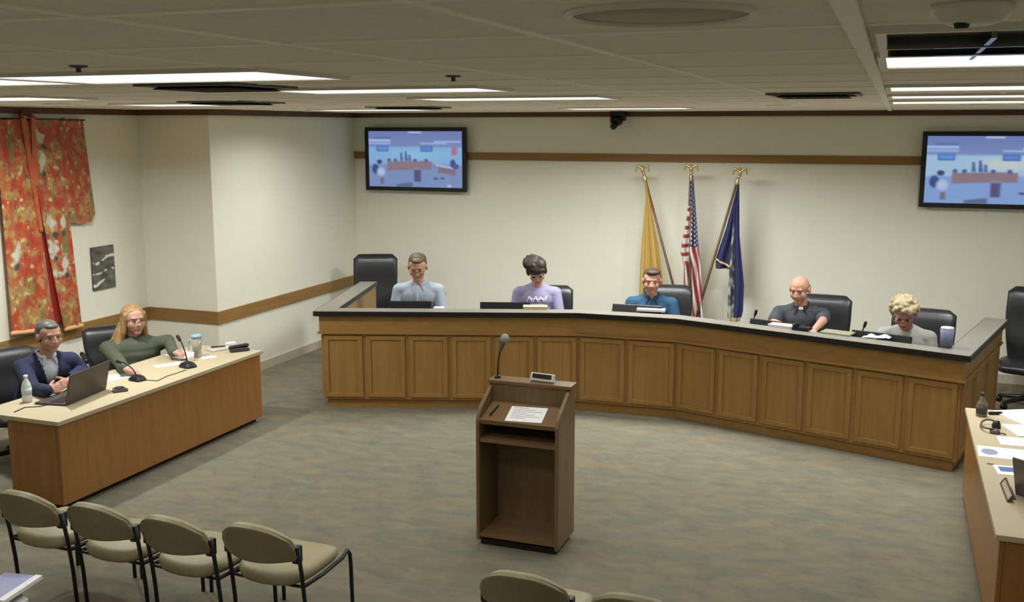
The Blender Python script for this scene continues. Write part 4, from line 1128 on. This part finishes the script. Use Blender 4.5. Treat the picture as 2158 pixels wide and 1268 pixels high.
c = onledge(1372, 655); sheet('paper_stack', 'white paper stack on the ledge in front of the man in teal', 'paper', c, .27, .10, .1, CT, None, .022, lines=0)
c = onledge(1650, 689); sheet('paper_stack', 'pinkish paper stack on the ledge in front of the balding man', 'paper', c, .24, .12, -.28, CT, mat('pinkish paper', (206, 192, 192), .7), .024)
c = onledge(1765, 702); sheet('folder', 'grey green folder on the ledge between balding man and blond woman', 'folder', c, .26, .17, -.28, CT, mat('grey green folder', (128, 130, 108), .6), .012)
c = onledge(925, 649); sheet('paper_stack', 'small white paper at the elbow of the man in pale blue', 'paper', c, .10, .08, .3, CT, None, .01)
c = onledge(1690, 695)
t = thing('desk_phone', 'black desk phone on the ledge before the balding man', 'phone', (c.x, c.y, CT), -.28)
MB().prism([(-.075, -.06), (.075, -.06), (.075, .06), (-.075, .06)], 0, .03, .006).build('body', M_PLAST, t, local=True)
MB().cap((-.055, -.045, .045), (-.055, .045, .045), .018, .018, 10).cap((-.055, -.045, .04), (-.055, -.045, .025), .016, .016, 8).cap((-.055, .045, .04), (-.055, .045, .025), .016, .016, 8).build('handset', M_PLAST, t, local=True, smooth=True)
c = onledge(1852, 713)
t = thing('crumpled_papers', 'curled white papers on the ledge before the curly blond woman', 'paper', (c.x, c.y, CT), -.28)
for k in range(4):
    paint_grid('sheet', 14, 8, (lambda k: lambda u, v: (-.13 + .035 * k + .12 * u, -.05 + .015 * (k % 2) + .07 * v, .003 + .004 * k + .014 * sin(u * 3 + k) ** 2 * (.4 + v)))(k), lambda u, v: (222, 220, 222), painted('loose paper', .8), t, (0, 0, .0015), local=True)
c = onledge(1994, 731)
t = thing('tumbler', 'blue grey tumbler standing on the right corner of the bench', 'tumbler', (c.x, c.y, CT))
MB().lathe([(0, 0), (.046, 0), (.055, .15), (.05, .152), (.0, .152)], n=28).build('cup', mat('blue grey enamel', (112, 116, 146), .4), t, local=True, smooth=True)
MB().lathe([(0, .15), (.054, .15), (.050, .166), (0, .168)], n=28).build('lid', mat('pale lid', (176, 178, 190), .3), t, local=True, smooth=True)

# ================================================================== THINGS ON THE LEFT DESK
c = at_z(58, 846, ZD)
t = thing('water_bottle', 'clear plastic water bottle with white cap in front of the man in navy', 'bottle', (c.x, c.y, ZD))
MB().lathe([(0, 0), (.033, 0), (.036, .01), (.036, .05), (.034, .055), (.036, .06), (.036, .115), (.030, .145), (.014, .175), (.013, .19), (0, .19)], n=24).build('body', mat('clear plastic haze', (206, 212, 208), .12, spec=.6), t, local=True, smooth=True)
MB().lathe([(.0367, .062), (.0372, .062), (.0372, .11), (.0367, .11)], n=24).build('label', mat('pale label', (188, 200, 206), .5), t, local=True, smooth=True)
MB().lathe([(0, .188), (.0155, .188), (.0155, .208), (0, .208)], n=20).build('cap', M_WHITEM, t, local=True, smooth=True)
# laptop: lid back faces the camera
la, lb = at_z(140, 856, ZD), at_z(224, 820, ZD)
ang = math.atan2(lb.y - la.y, lb.x - la.x); c = (la + lb) / 2; w = (lb - la).length
t = thing('laptop', 'open dark grey laptop seen from behind, on the left desk', 'laptop', (c.x, c.y, ZD), ang)
MB().box(-w / 2, w / 2, 0, .27, 0, .016, .004).build('base', mat('laptop shell', (72, 66, 62), .45, .1), t, local=True)
MB().box(-w / 2 + .03, w / 2 - .03, .05, .16, .016, .018).build('keyboard', M_PLAST, t, local=True)
Ml = Matrix.Translation((0, .004, .012)) @ Matrix.Rotation(.22, 4, 'X')
MB().box(-w / 2, w / 2, -.006, .006, 0, .235, .005, Ml).build('lid', mat('laptop lid', (78, 70, 64), .4, .2), t, local=True)
MB().box(-w / 2 + .012, w / 2 - .012, .0062, .0075, .02, .222, 0, Ml).build('screen', emit('laptop glow', (150, 160, 190), .5), t, local=True)
tag(MB().tube([at_z(x, y, ZD + .004) for x, y in ((30, 868), (52, 858), (84, 856), (110, 850))], .0035, 6).build('laptop_cable', M_FRAME, smooth=True), 'thin cable crossing the desk corner from the laptop', 'cable')
def flat(px, py, w, d, rz, name, label, cat, **k): return sheet(name, label, cat, at_z(px, py, ZD), w, d, rz, ZD + k.pop('dz', 0), **k)
flat(240, 795, .26, .20, 1.1, 'paper_stack', 'white paper just beyond the open laptop lid', 'paper', lines=6)
flat(358, 768, .27, .11, 1.0, 'name_card_sheet', 'white card sheet with one dark printed line, before the woman in green', 'paper', lines=1)
flat(385, 748, .22, .28, 1.2, 'paper_stack', 'white pages under the hand of the woman in green', 'paper', lines=7)
flat(437, 752, .14, .12, 1.1, 'paper_stack', 'small white page beside the blue-lidded tumbler', 'paper')
c = at_z(401, 760, ZD)
t = thing('paper_cup', 'short white paper cup next to the microphone on the left desk', 'cup', (c.x, c.y, ZD))
MB().lathe([(0, 0), (.03, 0), (.038, .075), (.035, .075), (.028, .005), (0, .005)], n=24).build('cup', M_PAPER, t, local=True, smooth=True)
c = at_z(416, 753, ZD)
t = thing('straw_tumbler', 'tall clear tumbler with pale blue lid and straw on the left desk', 'tumbler', (c.x, c.y, ZD))
MB().lathe([(0, 0), (.036, 0), (.046, .19), (.043, .19), (.034, .005), (0, .005)], n=28).build('cup', mat('smoky acrylic', (156, 152, 140), .15, spec=.7), t, local=True, smooth=True)
MB().lathe([(0, .186), (.049, .186), (.049, .204), (.03, .216), (0, .218)], n=28).build('lid', mat('pale blue lid', (140, 172, 184), .35), t, local=True, smooth=True)
MB().cap((.005, 0, .21), (-.022, .0, .285), .0045, .0045, 8).build('straw', mat('blue straw', (128, 164, 182), .35), t, local=True, smooth=True)
MB().tube([(-.045, 0, .165), (-.085, 0, .155), (-.09, 0, .09), (-.08, 0, .05), (-.042, 0, .045)], .009, 8).build('handle', mat('clear blue handle', (178, 192, 190), .2), t, local=True, smooth=True)
bs = at_z(396, 773, ZD); hd = at_z(380, 722, .96); hd = bs + Vector((-.10, .03, .235))
desk_mic(bs, hd, 'gooseneck microphone standing in front of the woman in green', 'left desk microphones', size=1.15)
bs = at_z(290, 801, ZD); desk_mic(bs, bs + Vector((-.20, .03, .13)), 'microphone bent low towards the laptop on the left desk', 'left desk microphones', size=1.05)
tag(MB().tube([at_z(x, y, ZD + .004) for x, y in ((300, 800), (332, 802), (352, 792), (372, 786), (392, 779))], .004, 6).build('microphone_cable', mat('grey cable', (110, 98, 80), .6), smooth=True), 'microphone cable trailing along the desk front', 'cable')
c = at_z(252, 824, ZD)
t = thing('conference_phone', 'dark cluster of a small desk phone beside the laptop hinge', 'phone', (c.x, c.y, ZD), .9)
MB().prism([(-.06, -.045), (.06, -.045), (.045, .05), (-.045, .05)], 0, .026, .006).build('body', M_GREYPL, t, local=True)
MB().torus((0, 0, .028), .03, .006).build('speaker_ring', M_PLAST, t, local=True, smooth=True)
c = at_z(461, 737, ZD)
flat(462, 737, .20, .13, 1.2, 'notebook', 'pale closed notebook at the far end of the left desk', 'notebook', col=mat('pale notebook', (198, 188, 186), .6), h=.016)
tag(MB().cap(at_z(446, 731, ZD + .03), at_z(474, 729, ZD + .03), .008, .006, 10).build('pen', M_PLAST, smooth=True), 'dark pen lying on the pale notebook', 'pen')
c = at_z(505, 740, ZD)
t = thing('eyeglass_case', 'dark open case with crumpled lining at the far end of the left desk', 'case', (c.x, c.y, ZD), .9)
MB().prism([(-.09, -.035), (.09, -.035), (.09, .035), (-.09, .035)], 0, .028, .008).build('case_base', mat('dark grey case', (64, 62, 58), .5), t, local=True)
MB().cap((-.075, .03, .035), (.08, .035, .045), .02, .02, 10).build('case_lid', mat('black case lid', (36, 36, 34), .5), t, local=True, smooth=True)
flat(487, 728, .09, .07, 1.0, 'paper_stack', 'folded white tissue next to the dark case', 'paper', h=.03)

# ================================================================== THINGS ON THE RIGHT DESK
c = at_z(2068, 876, ZD)
t = thing('glass_bottle', 'brown glass bottle with dark cap on the far corner of the right desk', 'bottle', (c.x, c.y, ZD))
MB().lathe([(0, 0), (.036, 0), (.038, .01), (.038, .085), (.030, .105), (.017, .125), (.016, .155), (0, .155)], n=24).build('body', mat('tinted glass', (112, 100, 88), .12, spec=.7), t, local=True, smooth=True)
MB().lathe([(.0385, .02), (.0392, .02), (.0392, .08), (.0385, .08)], n=24).build('label', mat('dark label', (66, 62, 58), .5), t, local=True, smooth=True)
MB().lathe([(0, .153), (.019, .153), (.019, .175), (0, .175)], n=20).build('cap', mat('dark brown cap', (60, 40, 34), .4), t, local=True, smooth=True)
a, b = at_z(2086, 870, ZD + .012), at_z(2109, 870, ZD + .012)
tag(MB().cap(a, b, .012, .012, 10).build('marker_pen', M_PLAST, smooth=True), 'black marker lying beside the brown bottle', 'marker')
c = at_z(2090, 903, ZD)
t = thing('headset', 'dark wire headset curled on the right desk', 'headset', (c.x, c.y, ZD))
MB().tube([(.06 * cos(a) - .01, .12 * sin(a), .012 + .02 * abs(sin(a))) for a in [pi * (.35 + 1.25 * k / 20) for k in range(21)]], .007, 8).build('headband', mat('brown headband', (86, 72, 66), .4), t, local=True, smooth=True)
MB().lathe([(0, 0), (.032, 0), (.034, .02), (.02, .03), (0, .03)], (.01, -.11, 0), 18).build('ear_pad', M_GREYPL, t, local=True, smooth=True)
MB().lathe([(0, 0), (.03, 0), (.03, .02), (.02, .05), (0, .055)], (.03, .03, 0), 18).build('ear_pad', M_PLAST, t, local=True, smooth=True)
MB().tube([(.02, -.11, .02), (.04, -.14, .012), (.06, -.13, .01), (.075, -.15, .008)], .004, 6).build('cord', M_PLAST, t, local=True, smooth=True)
def rflat(px, py, w, d, rz, name, label, cat, **k): return sheet(name, label, cat, at_z(px, py, ZD), w, d, rz, ZD + k.pop('dz', 0), **k)
rflat(2160, 880, .28, .36, .5, 'paper_stack', 'tilted white pages at the far right of the right desk', 'paper', h=.01)
rflat(2162, 908, .22, .28, .3, 'paper_stack', 'white pages overlapping nearer the tilted pile on the right desk', 'paper', h=.006)
rflat(2146, 931, .24, .20, .05, 'paper_stack', 'white page with short dark heading on the right desk', 'paper', lines=3)
def blueblob(t): MB().ell((-.08, .0, .0015), (.055, .075, .0012)).build('printed_emblem', mat('blue print', (140, 148, 166), .7), t, local=True, smooth=True)
rflat(2114, 955, .30, .24, -.02, 'leaflet', 'long white leaflet with blue oval emblem on the right desk', 'leaflet', parts=(blueblob,), dz=.0)
def bluesq(t): MB().box(-.04, .05, -.03, .06, .002, .0028).build('printed_picture', mat('blue picture', (76, 112, 168), .7), t, local=True)
rflat(2122, 991, .13, .18, .1, 'photo_card', 'small white card with blue picture beside the silver laptop', 'card', parts=(bluesq,))
c = at_z(2087, 978, ZD); tag(MB().cap(Vector((c.x - .018, c.y, ZD + .003)), Vector((c.x + .018, c.y, ZD + .003)), .003, .003, 8).build('paper_clip', M_GREYPL, smooth=True), 'tiny dark clip lying near the blue card', 'clip')
c = at_z(2116, 1038, ZD)
t = thing('name_plate', 'low dark-framed name plate propped in front of the silver laptop', 'name plate', (c.x, c.y, ZD), -pi / 2 + .03)
Mn = Matrix.Rotation(-.6, 4, 'X')
MB().box(-.15, .15, -.003, .003, 0, .045, .002, Mn).build('plate', mat('pale plate', (176, 166, 146), .4), t, local=True)
m = MB()
for q in ((-.16, .16, 0, .009), (-.16, .16, .042, .05), (-.16, -.148, .009, .042), (.148, .16, .009, .042)): m.box(q[0], q[1], -.007, .004, q[2], q[3], .002, Mn)
m.build('frame', M_GLASSES, t, local=True)
MB().box(-.1, .1, -.0, .05, 0, .006).build('foot', M_GLASSES, t, local=True)
la, lb = at_z(2134, 1000, ZD), at_z(2166, 1062, ZD)
ang = -pi / 2 - .04; c = Vector((.885, 6.10, ZD)); ang = -.70
t = thing('laptop', 'silver grey laptop cut by the right edge, its lid back showing', 'laptop', (c.x, c.y, ZD), ang)
MB().box(-.17, .17, 0, .24, 0, .016, .004).build('base', M_GREYPL, t, local=True)
MB().box(-.14, .14, .04, .14, .016, .018).build('keyboard', M_PLAST, t, local=True)
Ml = Matrix.Translation((0, .004, .012)) @ Matrix.Rotation(.25, 4, 'X')
MB().box(-.17, .17, -.006, .006, 0, .225, .005, Ml).build('lid', mat('silver lid', (132, 124, 118), .35, .5), t, local=True)
MB().box(-.16, .16, .0062, .0075, .02, .215, 0, Ml).build('screen', mat('dark screen', (16, 18, 24), .15), t, local=True)

# ================================================================== LOWER LEFT CORNER
c = at_z(40, 1240, .40)
bagc = Vector((-4.20, 3.70, 0))
t = thing('tote_bag', 'white paper tote bag standing behind the row of olive chairs', 'bag', bagc, -.25)
m = MB(); m.rings([[(x, y, z) for x, y in rrect(w, d, 24, 6)] for w, d, z in ((.27, .13, 0), (.30, .15, .02), (.31, .14, .36))]).build('bag_body', mat('white bag', (206, 206, 204), .7), t, local=True)
for s in (-1, 1): MB().tube([(-.07, s * .07, .33), (-.06, s * .075, .40), (.06, s * .075, .40), (.07, s * .07, .33)], .004, 6).build('handle', M_PAPER, t, local=True, smooth=True)
sheet('notebook', 'lilac covered notebook with white edge lying on the white tote bag', 'notebook', Vector((-4.19, 3.70, 0)), .20, .30, .16, .405, mat('lilac cover', (158, 158, 192), .6), .012, parts=(lambda t: MB().box(.085, .125, -.15, .15, -.004, .016).build('white_edge', M_PAPER, t, local=True),))
hb_ = Vector((-4.52, 3.86, 0))
t = thing('handbag', 'tan leather handbag with brass clasp at the lower left corner', 'bag', hb_, -.3)
MB().rings([[(x, y, z) for x, y in rrect(w, d, 28, 3)] for w, d, z in ((.34, .16, 0), (.38, .20, .03), (.36, .17, .22), (.27, .10, .36), (.20, .05, .40))]).build('body', mat('tan leather', (176, 146, 98), .5, vary=.1), t, local=True, smooth=True)
MB().tube([(-.10, 0, .38), (-.09, 0, .50), (.0, 0, .55), (.09, 0, .50), (.10, 0, .38)], .012, 8).build('handle', mat('brown handle', (112, 82, 58), .5), t, local=True, smooth=True)
MB().ell((.115, 0, .41), (.016, .016, .016)).build('clasp', M_BRASS, t, local=True, smooth=True)
